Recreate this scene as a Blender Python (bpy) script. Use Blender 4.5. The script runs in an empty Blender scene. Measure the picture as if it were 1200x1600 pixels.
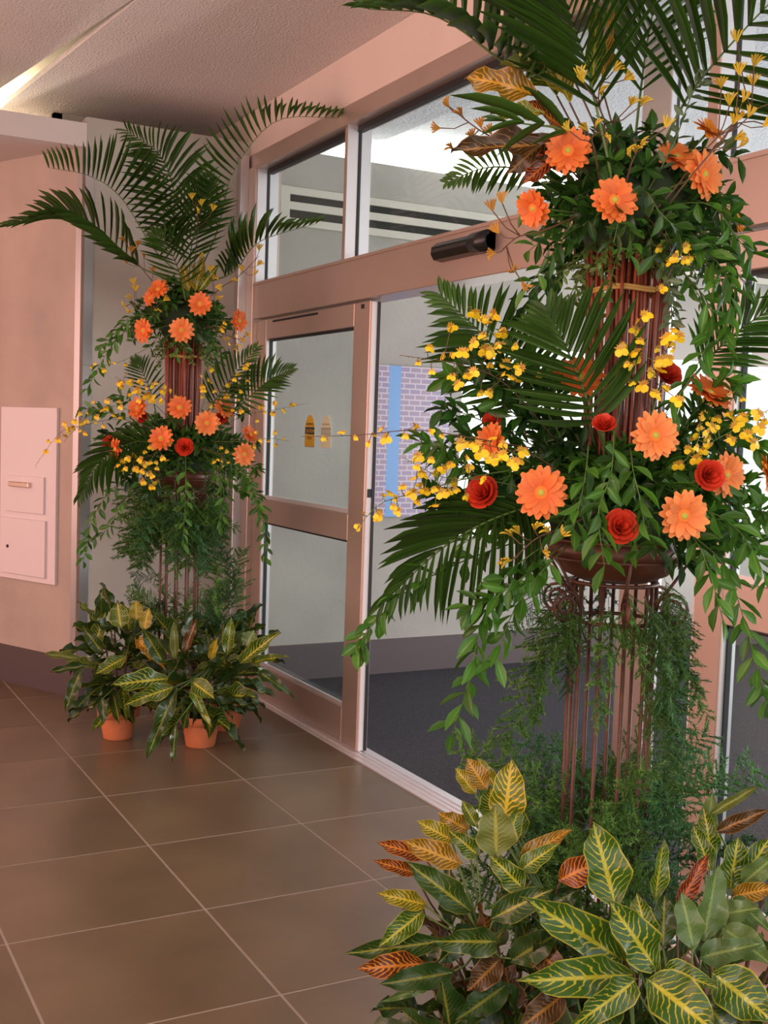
import bpy, math, random
from mathutils import Vector, Matrix
random.seed(7)
R2 = math.radians
scene = bpy.context.scene
COL = scene.collection

# ------------------------------------------------------------------ camera
FOC = 1795.0
EYE = Vector((0, 0, 1.53))
AX_R = Vector((0.4736110607811105, 0.8800815276799666, 0.03389790173871368))
AX_D = Vector((0.07737113614205343, -0.003235740900397733, -0.9969971099621671))
AX_F = Vector((-0.8773290548009219, 0.4748115780152393, -0.06962539037448326))
cam_d = bpy.data.cameras.new('camera')
cam_d.sensor_fit = 'VERTICAL'; cam_d.sensor_height = 36; cam_d.sensor_width = 27
cam_d.lens = 36 * FOC / 1600
cam_d.clip_start = 0.02
cam = bpy.data.objects.new('camera', cam_d); COL.objects.link(cam)
cm = Matrix.Identity(4)
for i, a in enumerate((AX_R, -AX_D, -AX_F)):
    for j in range(3): cm[j][i] = a[j]
cm.translation = EYE
cam.matrix_world = cm
scene.camera = cam

# ------------------------------------------------------------------ world, lights, exposure
world = bpy.data.worlds.new('world'); scene.world = world
world.use_nodes = True
bgn = world.node_tree.nodes['Background']
bgn.inputs[0].default_value = (1.0, 0.97, 0.95, 1)
bgn.inputs[1].default_value = 1.35
scene.view_settings.view_transform = 'Standard'
scene.view_settings.look = 'None'
scene.view_settings.exposure = 0.1
scene.view_settings.gamma = 1.0
scene.view_settings.use_curve_mapping = False

def area(name, loc, target, sx, sy, power, col):
    d = bpy.data.lights.new(name, 'AREA'); d.shape = 'RECTANGLE'; d.size = sx; d.size_y = sy
    d.energy = power; d.color = col
    o = bpy.data.objects.new(name, d); COL.objects.link(o); o.location = loc
    o.rotation_euler = (Vector(target) - Vector(loc)).to_track_quat('-Z', 'Y').to_euler()
    return o
# a ceiling lamp of the lobby behind the viewer, the warm glazed far side of the lobby,
# and the outer entrance doors of the vestibule (all beyond the frame)
area('lobby_ceiling_lamp_offscreen', (0.6, -0.6, 3.2), (-3.0, 1.6, 0.9), 1.6, 1.2, 50, (1.0, 0.82, 0.68))
area('lobby_windows_offscreen', (-3.3, -3.3, 1.72), (-3.3, 0.0, 1.72), 9.6, 2.45, 230, (1.0, 0.40, 0.27))
area('entrance_doors_right_offscreen', (-1.8, 7.96, 1.25), (-1.8, 0.0, 1.25), 6.0, 2.3, 330, (0.93, 0.96, 1.0))
# light inside the ceiling slot and over the soffit, from beyond the left edge of the frame
sld = bpy.data.lights.new('ceiling_slot_left_offscreen', 'POINT'); sld.energy = 75; sld.color = (1.0, 0.88, 0.62); sld.shadow_soft_size = 0.02
slo = bpy.data.objects.new('ceiling_slot_left_offscreen', sld); COL.objects.link(slo); slo.location = (-7.75, 1.075, 3.47)
spd = bpy.data.lights.new('soffit_gap_left_offscreen', 'SPOT'); spd.energy = 160; spd.color = (1.0, 0.84, 0.68)
spd.spot_size = R2(9.0); spd.spot_blend = 0.5; spd.shadow_soft_size = 0.02
spo = bpy.data.objects.new('soffit_gap_left_offscreen', spd); COL.objects.link(spo); spo.location = (-8.0, 1.10, 3.20)
spo.rotation_euler = (Vector((-5.6, 1.42, 3.33)) - spo.location).to_track_quat('-Z', 'Y').to_euler()

# ------------------------------------------------------------------ helpers
def P(px, py, d):
    """a point of the place: sight line through a picture point, at depth d metres"""
    return EYE + (AX_F + AX_R * ((px - 600) / FOC) + AX_D * ((py - 800) / FOC)) * d

WM = {}
def link(name, mesh, M=None, parent=None):
    o = bpy.data.objects.new(name, mesh); COL.objects.link(o)
    M = Matrix.Identity(4) if M is None else M
    if parent is not None:
        o.parent = parent; o.matrix_basis = WM[parent.name].inverted() @ M
    else:
        o.matrix_basis = M
    WM[o.name] = M
    return o
def tag(o, label=None, cat=None, group=None, kind=None):
    if label: o['label'] = label
    if cat: o['category'] = cat
    if group: o['group'] = group
    if kind: o['kind'] = kind
    return o
def thing(name, label, cat, loc, group=None):
    o = link(name, None, Matrix.Translation(loc)); o.empty_display_size = 0.05
    return tag(o, label, cat, group)
def struct(name, mesh, label=None, M=None, parent=None):
    o = link(name, mesh, M, parent)
    if parent is None: o['kind'] = 'structure'
    if label: o['label'] = label; 
    if parent is None: o['category'] = name.split('_')[0]
    return o

class MB:
    def __init__(s): s.v = []; s.f = []; s.m = []; s.uv = {}
    def face(s, idx, m=0): s.f.append(tuple(idx)); s.m.append(m)
    def box(s, a, b, m=0, bev=0.0):
        x0, y0, z0 = a; x1, y1, z1 = b
        if bev <= 0:
            n = len(s.v)
            s.v += [(x0,y0,z0),(x1,y0,z0),(x1,y1,z0),(x0,y1,z0),(x0,y0,z1),(x1,y0,z1),(x1,y1,z1),(x0,y1,z1)]
            for q in ((0,3,2,1),(4,5,6,7),(0,1,5,4),(1,2,6,5),(2,3,7,6),(3,0,4,7)): s.face([n+i for i in q], m)
        else:
            n = len(s.v); e = bev
            L = [(z0, e), (z0+e, 0), (z1-e, 0), (z1, e)]
            for z, i in L:
                s.v += [(x0+i, y0+e, z), (x0+e, y0+i, z), (x1-e, y0+i, z), (x1-i, y0+e, z), (x1-i, y1-e, z), (x1-e, y1-i, z), (x0+e, y1-i, z), (x0+i, y1-e, z)]
            s.face([n+i for i in range(7, -1, -1)], m); s.face([n+24+i for i in range(8)], m)
            for k in range(3):
                for i in range(8):
                    j = (i+1) % 8
                    s.face((n+8*k+i, n+8*k+j, n+8*k+8+j, n+8*k+8+i), m)
        return s
    def tube(s, pts, r, seg=6, m=0, cap=True):
        pts = [Vector(p) for p in pts]; n0 = len(s.v); N = len(pts)
        t0 = (pts[1]-pts[0]).normalized()
        u = t0.orthogonal().normalized()
        for k, p in enumerate(pts):
            t = (pts[min(k+1, N-1)] - pts[max(k-1, 0)]).normalized()
            u = (u - t*u.dot(t))
            u = u.normalized() if u.length > 1e-6 else t.orthogonal().normalized()
            w = t.cross(u); rr = r[k] if isinstance(r, (list, tuple)) else r
            for i in range(seg):
                a = 2*math.pi*i/seg
                s.v.append(tuple(p + (u*math.cos(a) + w*math.sin(a))*rr))
        for k in range(N-1):
            for i in range(seg):
                j = (i+1) % seg
                s.face((n0+k*seg+i, n0+k*seg+j, n0+(k+1)*seg+j, n0+(k+1)*seg+i), m)
        if cap:
            s.face([n0+i for i in range(seg-1, -1, -1)], m); s.face([n0+(N-1)*seg+i for i in range(seg)], m)
        return s
    def lathe(s, prof, seg=24, m=0, c=(0,0,0)):
        n0 = len(s.v); N = len(prof)
        for r, z in prof:
            for i in range(seg):
                a = 2*math.pi*i/seg
                s.v.append((c[0]+r*math.cos(a), c[1]+r*math.sin(a), c[2]+z))
        for k in range(N-1):
            for i in range(seg):
                j = (i+1) % seg
                s.face((n0+k*seg+i, n0+k*seg+j, n0+(k+1)*seg+j, n0+(k+1)*seg+i), m)
        return s
    def prism(s, poly, z0, z1, m=0):
        n0 = len(s.v); N = len(poly)
        s.v += [(x, y, z0) for x, y in poly] + [(x, y, z1) for x, y in poly]
        s.face([n0+i for i in range(N-1, -1, -1)], m); s.face([n0+N+i for i in range(N)], m)
        for i in range(N):
            j = (i+1) % N
            s.face((n0+i, n0+j, n0+N+j, n0+N+i), m)
        return s
    def mesh(s, name, mats, smooth=False, uvs=None):
        me = bpy.data.meshes.new(name)
        me.from_pydata(s.v, [], s.f)
        if not isinstance(mats, (list, tuple)): mats = [mats]
        for x in mats: me.materials.append(x)
        for p, mi in zip(me.polygons, s.m):
            p.material_index = mi; p.use_smooth = smooth
        if uvs:
            l = me.uv_layers.new(name='UVMap')
            for lo in me.loops: l.data[lo.index].uv = uvs[lo.vertex_index]
        me.update()
        return me
def box_mesh(name, a, b, mat, bev=0.0): return MB().box(a, b, 0, bev).mesh(name, mat)

# ------------------------------------------------------------------ materials
MATS = {}
def mat(name, col, rough=0.6, metal=0.0, bump=0.0, bscale=60, var=0.0, vscale=3.0, col2=None, spec=0.5, trans=0.0, emit=None, estr=0.0, rnd=0.0, coat=0.0, detail=4.0):
    m = bpy.data.materials.new(name); m.use_nodes = True
    nt = m.node_tree; b = nt.nodes['Principled BSDF']
    b.inputs['Base Color'].default_value = (*col, 1); b.inputs['Roughness'].default_value = rough
    b.inputs['Metallic'].default_value = metal; b.inputs['Specular IOR Level'].default_value = spec
    b.inputs['Coat Weight'].default_value = coat
    if trans: b.inputs['Transmission Weight'].default_value = trans
    if emit: b.inputs['Emission Color'].default_value = (*emit, 1); b.inputs['Emission Strength'].default_value = estr
    tc = nt.nodes.new('ShaderNodeTexCoord')
    last = None
    if var > 0 or col2:
        n = nt.nodes.new('ShaderNodeTexNoise'); n.inputs['Scale'].default_value = vscale; n.inputs['Detail'].default_value = detail
        nt.links.new(tc.outputs['Object'], n.inputs['Vector'])
        r = nt.nodes.new('ShaderNodeValToRGB')
        r.color_ramp.elements[0].position = 0.3; r.color_ramp.elements[1].position = 0.7
        c2 = col2 or tuple(min(1, c*(1+var)) for c in col); c1 = col if col2 else tuple(c*(1-var) for c in col)
        r.color_ramp.elements[0].color = (*c1, 1); r.color_ramp.elements[1].color = (*c2, 1)
        nt.links.new(n.outputs['Fac'], r.inputs['Fac']); last = r.outputs['Color']
    if rnd > 0:
        oi = nt.nodes.new('ShaderNodeObjectInfo')
        h = nt.nodes.new('ShaderNodeHueSaturation')
        mr = nt.nodes.new('ShaderNodeMapRange'); mr.inputs[3].default_value = 1-rnd; mr.inputs[4].default_value = 1+rnd
        nt.links.new(oi.outputs['Random'], mr.inputs[0]); nt.links.new(mr.outputs[0], h.inputs['Value'])
        if last is not None: nt.links.new(last, h.inputs['Color'])
        else: h.inputs['Color'].default_value = (*col, 1)
        last = h.outputs['Color']
    if last is not None: nt.links.new(last, b.inputs['Base Color'])
    if bump > 0:
        n2 = nt.nodes.new('ShaderNodeTexNoise'); n2.inputs['Scale'].default_value = bscale; n2.inputs['Detail'].default_value = 3
        bp = nt.nodes.new('ShaderNodeBump'); bp.inputs['Strength'].default_value = bump; bp.inputs['Distance'].default_value = 0.01
        nt.links.new(tc.outputs['Object'], n2.inputs['Vector']); nt.links.new(n2.outputs['Fac'], bp.inputs['Height'])
        nt.links.new(bp.outputs['Normal'], b.inputs['Normal'])
    MATS[name] = m
    return m
M_tile = mat('tile', (0.150, 0.108, 0.064), 0.32, var=0.22, vscale=2.2, rnd=0.07, bump=0.04, bscale=8, detail=7)
M_grout = mat('grout', (0.36, 0.31, 0.26), 0.9)
M_concrete = mat('concrete', (0.40, 0.375, 0.335), 0.75, var=0.13, vscale=1.8, bump=0.15, bscale=40, detail=8)
M_pinkwall = mat('warm_concrete', (0.43, 0.345, 0.300), 0.75, var=0.13, vscale=2.2, bump=0.15, bscale=40, detail=8)
M_soffit = mat('soffit', (0.60, 0.54, 0.52), 0.8)
M_ceil = mat('textured_ceiling', (0.74, 0.68, 0.66), 0.95, bump=1.0, bscale=85, var=0.12, vscale=85)
M_vceil = mat('vestibule_ceiling', (0.84, 0.85, 0.92), 0.95, bump=0.9, bscale=60, var=0.10, vscale=60)
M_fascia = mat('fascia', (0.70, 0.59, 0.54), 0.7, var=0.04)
M_base = mat('baseboard', (0.085, 0.060, 0.062), 0.55)
M_carpet = mat('carpet', (0.018, 0.018, 0.023), 1.0, col2=(0.055, 0.055, 0.066), vscale=120, bump=1.0, bscale=150)
M_bronze = mat('bronze', (0.56, 0.44, 0.38), 0.36, metal=0.65, var=0.05, vscale=3)
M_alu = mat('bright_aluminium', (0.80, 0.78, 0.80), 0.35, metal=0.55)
M_steel = mat('corner_steel', (0.62, 0.61, 0.63), 0.3, metal=0.9)
M_gasket = mat('gasket', (0.015, 0.015, 0.018), 0.6)
M_white = mat('white_strip', (0.80, 0.77, 0.78), 0.5)
M_panel = mat('pale_panel', (0.72, 0.64, 0.67), 0.5)
M_ivory = mat('ivory_grille', (0.62, 0.58, 0.50), 0.6)
M_black = mat('black_plastic', (0.012, 0.012, 0.013), 0.25)
M_dark = mat('dark_void', (0.03, 0.028, 0.026), 0.9)
M_vlamp = mat('cove_lens', (1, 1, 1), 0.5, emit=(1.0, 0.97, 0.88), estr=30.0)
M_brass = mat('handle_metal', (0.75, 0.62, 0.52), 0.3, metal=0.8)
def glass(name, tint=(1, 1, 1), gl=0.10):
    m = bpy.data.materials.new(name); m.use_nodes = True; nt = m.node_tree
    nt.nodes.remove(nt.nodes['Principled BSDF']); out = nt.nodes['Material Output']
    t = nt.nodes.new('ShaderNodeBsdfTransparent'); t.inputs[0].default_value = (*tint, 1)
    g = nt.nodes.new('ShaderNodeBsdfGlossy'); g.inputs['Roughness'].default_value = 0.02
    mx = nt.nodes.new('ShaderNodeMixShader'); lw = nt.nodes.new('ShaderNodeLayerWeight'); lw.inputs[0].default_value = 0.5
    pw = nt.nodes.new('ShaderNodeMath'); pw.operation = 'POWER'; pw.inputs[1].default_value = 4.0; nt.links.new(lw.outputs['Facing'], pw.inputs[0])
    ma = nt.nodes.new('ShaderNodeMath'); ma.operation = 'MULTIPLY_ADD'; ma.inputs[1].default_value = 0.35; ma.inputs[2].default_value = 0.025; nt.links.new(pw.outputs[0], ma.inputs[0])
    nt.links.new(ma.outputs[0], mx.inputs[0]); nt.links.new(t.outputs[0], mx.inputs[1]); nt.links.new(g.outputs[0], mx.inputs[2])
    nt.links.new(mx.outputs[0], out.inputs[0]); return m
M_glass = glass('clear_glass', (0.93, 0.96, 0.95))
def brick_reflection():  # paints the panel's brick reflection as a flat pattern
    m = bpy.data.materials.new('painted_brick_reflection'); m.use_nodes = True; nt = m.node_tree; b = nt.nodes['Principled BSDF']
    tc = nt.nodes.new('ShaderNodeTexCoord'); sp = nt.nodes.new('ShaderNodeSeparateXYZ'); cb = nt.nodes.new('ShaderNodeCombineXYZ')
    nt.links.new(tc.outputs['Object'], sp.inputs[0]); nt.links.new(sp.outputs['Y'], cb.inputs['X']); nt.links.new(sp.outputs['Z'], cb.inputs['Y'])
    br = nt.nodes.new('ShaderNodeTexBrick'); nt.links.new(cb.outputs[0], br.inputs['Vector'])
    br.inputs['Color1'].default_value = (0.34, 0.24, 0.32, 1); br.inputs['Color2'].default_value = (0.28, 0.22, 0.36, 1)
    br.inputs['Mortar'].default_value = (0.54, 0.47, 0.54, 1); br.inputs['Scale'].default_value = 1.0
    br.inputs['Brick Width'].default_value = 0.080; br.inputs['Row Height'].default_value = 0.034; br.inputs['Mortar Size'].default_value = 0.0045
    # the reflected blue pipe, painted in as a vertical band
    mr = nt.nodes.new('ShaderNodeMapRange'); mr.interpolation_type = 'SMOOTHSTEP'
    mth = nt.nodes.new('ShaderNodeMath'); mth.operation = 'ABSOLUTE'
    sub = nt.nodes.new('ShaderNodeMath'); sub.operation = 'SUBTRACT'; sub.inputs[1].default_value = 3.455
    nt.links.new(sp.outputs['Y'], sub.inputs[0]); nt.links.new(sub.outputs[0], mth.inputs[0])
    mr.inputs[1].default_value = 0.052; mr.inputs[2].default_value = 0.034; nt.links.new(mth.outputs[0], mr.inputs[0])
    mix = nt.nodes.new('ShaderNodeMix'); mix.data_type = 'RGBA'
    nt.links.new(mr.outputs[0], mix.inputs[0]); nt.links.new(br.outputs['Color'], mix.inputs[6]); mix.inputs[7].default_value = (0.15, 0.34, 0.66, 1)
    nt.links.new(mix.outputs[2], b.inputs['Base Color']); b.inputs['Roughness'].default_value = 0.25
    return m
M_brick_reflection = brick_reflection()

# ------------------------------------------------------------------ the setting
YS = 2.45          # face of the inner storefront
XW = -6.32         # end wall
ZC = 3.33          # ceiling
fl = struct('floor', box_mesh('floor', (-8.2, -3.1, -0.06), (1.6, YS+0.0, -0.0015), M_grout), 'tiled lobby floor of large brown square tiles')
tile_me = MB().box((-0.3005, -0.3005, -0.008), (0.3005, 0.3005, 0.0), 0, 0.0012).mesh('tile', M_tile)
for i in range(-9, 8):
    for j in range(-5, 4):
        x = -2.762 - 0.305 + 0.6085*i; y = 0.620 - 0.305 + 0.6085*j
        if x < -7.9 or x > 1.3: continue
        link('tile', tile_me, Matrix.Translation((x, y, 0)), fl)
cp = struct('floor_carpet', box_mesh('carpet', (-6.4, YS+0.1, -0.06), (1.6, 8.0, 0.004), M_carpet), 'dark charcoal entrance carpet in the vestibule')
th = MB(); th.box((-6.2, YS-0.03, -0.06), (1.6, YS+0.11, 0.006), 0, 0.002)
for k in range(3): th.box((-6.2, YS+0.0+0.03*k, 0.006), (1.6, YS+0.012+0.03*k, 0.011))
struct('trim_1', th.mesh('threshold', M_alu), 'pale metal threshold strip under the sliding doors')

# ceiling of the lobby and of the vestibule
SLOT = [(-7.9, 0.97), (-4.90, 1.397), (-4.90, 1.410), (-7.9, 1.15)]
cb = MB(); Y0, Y1 = -3.1, YS+0.06
for q in ([(-8.2, Y0), (1.6, Y0), (1.6, 1.397), SLOT[1], SLOT[0], (-8.2, 0.97)], [(-8.2, 0.97), SLOT[0], SLOT[3], (-8.2, 1.15)],
          [SLOT[1], (1.6, 1.397), (1.6, 1.410), SLOT[2]], [(-8.2, 1.15), SLOT[3], SLOT[2], (1.6, 1.410), (1.6, Y1), (-8.2, Y1)]):
    cb.prism(q, ZC, ZC+0.03)
ceil_o = struct('ceiling', cb.mesh('ceiling', M_ceil), 'mauve rough textured lobby ceiling with a tapering light slot')
M_cove = mat('slot_plaster', (0.85, 0.80, 0.72), 0.8)
cv = MB(); cv.box((-8.2, 0.5, ZC+0.20), (-4.6, 1.8, ZC+0.23)); cv.box((-8.2, 0.5, ZC+0.03), (-4.6, 0.53, ZC+0.2)); cv.box((-8.2, 1.77, ZC+0.03), (-4.6, 1.8, ZC+0.2)); cv.box((-8.2, 0.5, ZC+0.03), (-8.17, 1.8, ZC+0.2)); cv.box((-4.63, 0.5, ZC+0.03), (-4.6, 1.8, ZC+0.2))
link('slot_recess', cv.mesh('slot_recess', M_cove), None, ceil_o)
struct('ceiling_vestibule', MB().box((-7.0, 3.30, ZC), (1.6, 8.0, ZC+0.1)).box((-8, YS+0.15, ZC-0.05), (1.6, 3.30, ZC+0.1)).mesh('vc', M_vceil), 'pale rough textured vestibule ceiling')
# fascia over the glazing
struct('wall_fascia', box_mesh('fascia', (-8.2, YS+0.02, 3.07), (1.6, YS+0.15, ZC+0.05), M_fascia), 'wall band over the glazed front, salmon from the warm light')  # warm light gives the salmon, with a little tint kept in the colour

# end wall with its ribbon windows
WZ0, WZ1 = 0.86, 2.12
ew = MB()
T = XW - 0.14
ew.box((T, 1.53, 0), (XW, 3.96, 3.16)); ew.box((T, 3.96, 0), (XW, 8.0, WZ0)); ew.box((T, 3.96, WZ1), (XW, 8.0, 3.16)); ew.box((T, 5.35, WZ0), (XW, 5.50, WZ1)); ew.box((T, 7.1, WZ0), (XW, 8.0, WZ1))
wl = struct('wall_end', ew.mesh('wall_end', M_concrete), 'grey mottled concrete end wall behind the glazed front')
for n, (a, b) in enumerate(((3.96, 5.35), (5.50, 7.1)), 1):
    w = thing('window_%d' % n, 'bright exterior window in the concrete end wall', 'window', (XW-0.07, a, WZ0)); w['kind'] = 'structure'
    f = MB(); e = 0.04
    for q in (((a, WZ0), (a+e, WZ1)), ((b-e, WZ0), (b, WZ1)), ((a, WZ0), (b, WZ0+e)), ((a, WZ1-e), (b, WZ1))):
        f.box((XW-0.10, q[0][0], q[0][1]), (XW-0.03, q[1][0], q[1][1]))
    link('window_frame', f.mesh('window_frame', M_alu), None, w)
    link('pane', box_mesh('pane', (XW-0.07, a+e, WZ0+e), (XW-0.064, b-e, WZ1-e), M_glass), None, w)
struct('wall_ledge', MB().box((-7.0, 1.5, 3.06), (XW-0.13, 8.0, 3.12)).box((-7.05, 1.5, 3.0), (-7.0, 8.0, 3.5)).box((-8.2, 1.5, 3.0), (-7.0, 1.55, 3.5)).mesh('ledge', M_concrete), 'concrete ledge added unseen behind the end wall top to block outside light')  # hidden closure added so no outside light leaks over the end wall
# salmon angled wall
PA = Vector((XW-0.012, 1.515, 0)); PD = Vector((-0.89866, -0.43865, 0)); PN = Vector((0.43865, -0.89866, 0))
if PN.dot(Vector((0,0,0)) - PA) < 0: PN = -PN
PM = Matrix.Identity(4)   # local x = along the wall away from the corner, y = out of the wall, z = up
for j in range(3): PM[j][0] = PD[j]; PM[j][1] = PN[j]
PM.translation = PA
struct('wall_left', box_mesh('wall_left', (0, -0.14, 0), (3.2, 0, 3.05), M_pinkwall), 'salmon tinted plaster wall angled back beside the concrete wall', PM)
struct('baseboard_left', box_mesh('bb', (0.0, 0, 0), (3.2, 0.012, 0.215), M_base), 'dark taupe baseboard along the salmon wall', PM)
struct('baseboard_end', box_mesh('bbe', (XW, 1.53, 0), (XW+0.012, YS-0.02, 0.215), M_base), 'dark taupe baseboard of the concrete wall inside the lobby')
struct('baseboard_vestibule', box_mesh('bbv', (XW, YS+0.16, 0), (XW+0.012, 8.0, 0.222), M_base), 'dark taupe baseboard of the concrete wall in the vestibule')
struct('ceiling_soffit', box_mesh('soffit', (-8.2, -3.0, 3.0), (XW+0.002, 1.53, 3.125), M_soffit), 'pale dropped soffit over the salmon wall')
cg = MB(); cg.box((XW-0.001, 1.526, 0.0), (XW+0.004, 1.575, 3.0)); 
struct('trim_2', cg.mesh('guard', M_steel), 'brushed steel corner guard on the wall edge')
struct('trim_3', box_mesh('guard2', (0.0, 0.0, 0.216), (0.045, 0.004, 3.0), M_steel), 'pale pink corner guard flange on the salmon wall', PM)
# walls behind the viewer
# the far side of the lobby is glazed: daylight comes in there
wb = MB(); wb.box((-8.2, -3.2, 0), (1.6, -3.1, 0.5)); wb.box((-8.2, -3.2, 2.95), (1.6, -3.1, ZC))
for k in range(6): wb.box((-8.2+1.92*k, -3.2, 0.5), (-8.0+1.92*k, -3.1, 2.95))
struct('wall_back', wb.mesh('wall_back', M_pinkwall), 'salmon plaster wall with large windows on the far side of the lobby')
struct('wall_west', box_mesh('wall_west', (-8.3, -3.2, 0), (-8.2, 1.0, ZC), M_pinkwall), 'salmon plaster wall closing the lobby')
struct('wall_vestibule', box_mesh('wall_vestibule', (-6.4, 8.0, 0), (1.6, 8.1, ZC), M_concrete), 'concrete wall at the far side of the vestibule')

# storefront frame
def fbox(name, a, b, label, m=M_bronze, bev=0.003, parent=None): return struct(name, box_mesh(name, a, b, m, bev), label, None, parent)
fbox('trim_4', (-6.32, YS, 2.143), (1.6, YS+0.15, 2.340), 'wide bronze door header beam spanning the glazed front')
link('cap', box_mesh('cap', (-6.32, YS-0.008, 2.332), (1.6, YS+0.15, 2.346), M_bronze), None, bpy.data.objects['trim_4'])
fbox('trim_5', (-6.32, YS, 2.985), (1.6, YS+0.15, 3.075), 'bronze head rail above the transom windows')
jb = MB(); jb.box((-6.32, YS-0.01, 0), (-6.165, YS+0.15, 3.0), 0, 0.003)
jj = struct('trim_6', jb.mesh('jamb', M_bronze), 'bronze door jamb against the concrete wall')
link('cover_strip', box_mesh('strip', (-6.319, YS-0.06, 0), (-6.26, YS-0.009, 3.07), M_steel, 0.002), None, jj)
# transom mullions and panes
mx = [-5.055, -2.60]
xs = [-6.165] + mx + [-0.15]
for k, x in enumerate(mx):
    m = struct('trim_%d' % (7+k), box_mesh('mullion', (x-0.03, YS+0.02, 2.34), (x+0.028, YS+0.13, 2.99), M_bronze), 'bronze mullion between the transom panes' if k == 0 else 'bronze transom mullion over the open doorway')
for k, x in enumerate([-6.165] + mx):
    par = jj if k == 0 else bpy.data.objects['trim_%d' % (6+k)]
    x1 = x + (0.0 if k == 0 else 0.028)
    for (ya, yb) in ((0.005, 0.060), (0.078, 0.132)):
        link('lit_side_strip', box_mesh('lit_side_strip', (x1, YS+ya, 2.346), (x1+0.006, YS+yb, 2.985), M_alu), None, par)  # paler strips paint the daylight onto the frame's side faces
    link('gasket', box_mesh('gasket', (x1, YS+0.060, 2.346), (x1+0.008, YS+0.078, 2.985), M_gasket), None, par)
for k in range(3):
    a = xs[k] + 0.03; b = xs[k+1] - 0.028
    w = struct('window_%d' % (3+k), box_mesh('transom', (a, YS+0.066, 2.34), (b, YS+0.072, 2.99), M_glass), 'clear transom pane over the %s' % ('fixed door leaf', 'open doorway', 'folded back door leaf')[k])
    link('glazing_bead', box_mesh('bead', (a, YS+0.055, 2.955), (b, YS+0.085, 2.986), M_gasket), None, w)

# sliding door leaves
def door(name, x0, x1, lead, label):
    y0, y1 = YS+0.025, YS+0.085
    d = thing(name, label, 'door', (x0, y0, 0)); d['kind'] = 'structure'
    sw = 0.165 if lead > 0 else 0.115
    link('stile', box_mesh('stile', (x0, y0, 0.01), (x0+sw*(0.8 if lead > 0 else 1), y1, 2.135), M_bronze, 0.003), None, d)
    link('stile', box_mesh('stile', (x1-sw, y0, 0.01), (x1, y1, 2.135), M_bronze, 0.003), None, d)
    xa = x0+sw*(0.8 if lead > 0 else 1); xb = x1-sw
    for n, za, zb in (('top_rail', 2.025, 2.135), ('middle_rail', 1.0, 1.13), ('bottom_rail', 0.01, 0.185)):
        link(n, box_mesh(n, (xa, y0, za), (xb, y1, zb), M_bronze, 0.003), None, d)
    for za, zb in ((0.185, 1.0), (1.13, 2.025)):
        p = link('pane', box_mesh('pane', (xa, YS+0.052, za), (xb, YS+0.058, zb), M_glass), None, d)
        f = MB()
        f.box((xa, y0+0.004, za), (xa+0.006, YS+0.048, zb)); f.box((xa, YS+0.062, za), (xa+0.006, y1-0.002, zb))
        link('lit_stile_strip', f.mesh('lit_stile_strip', M_alu), None, d)  # pale strips put the daylight on the stile's side face into colour
        g = MB(); g.box((xa, YS+0.046, za), (xa+0.012, YS+0.064, zb)); g.box((xb-0.012, YS+0.046, za), (xb, YS+0.064, zb)); g.box((xa, YS+0.046, zb-0.012), (xb, YS+0.064, zb))
        link('gasket', g.mesh('gasket', M_gasket), None, d)
        f = MB()
        for q in range(3): f.box((xa, y0+0.004+0.012*q, za+0.001), (xb, y0+0.010+0.012*q, za+0.022-0.006*q))
        link('glazing_bead', f.mesh('glazing_bead', M_alu), None, d)
    ex = x1 if lead > 0 else x0
    link('weather_strip', box_mesh('weather_strip', (ex, y0+0.008, 0.012), (ex+0.012*lead, y1-0.028, 2.13), M_white), None, d)
    link('edge_seal', box_mesh('edge_seal', (ex, y1-0.028, 0.012), (ex+0.016*lead, y1-0.012, 2.13), M_gasket), None, d)
    return d
D1 = door('door_1', -6.163, -4.775, 1, 'bronze framed sliding glass door leaf with yellow sticker, beside the concrete wall')
D2 = door('door_2', -2.585, -1.2, -1, 'bronze framed sliding glass door leaf at the open side of the doorway')
link('top_slot', box_mesh('slot', (-5.93, YS+0.02, 2.112), (-5.35, YS+0.027, 2.122), M_gasket), None, D1)
link('roller_hole', box_mesh('hole', (-4.86, YS+0.02, 2.103), (-4.835, YS+0.027, 2.123), M_gasket), None, D1)
link('lock', box_mesh('lock', (-4.776, YS+0.035, 1.22), (-4.761, YS+0.06, 1.26), M_gasket), None, D1)
# bronze post in the vestibule
pp = thing('trim_9', 'bronze door post standing on the carpet in the vestibule', 'trim', (-3.80, 3.36, 0)); pp['kind'] = 'structure'
link('post', box_mesh('post', (-3.98, 3.36, 0), (-3.80, 3.44, ZC), M_bronze, 0.003), None, pp)
link('lit_side_strip', box_mesh('sc', (-3.80, 3.362, 0), (-3.794, 3.39, ZC), M_alu), None, pp)  # pale strip paints in the daylight on the post's side face
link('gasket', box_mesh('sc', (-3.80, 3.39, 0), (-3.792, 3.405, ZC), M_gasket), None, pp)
link('lit_side_strip', box_mesh('sc', (-3.80, 3.405, 0), (-3.794, 3.438, ZC), M_alu), None, pp)  # second half of the painted daylight on that side face

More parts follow.
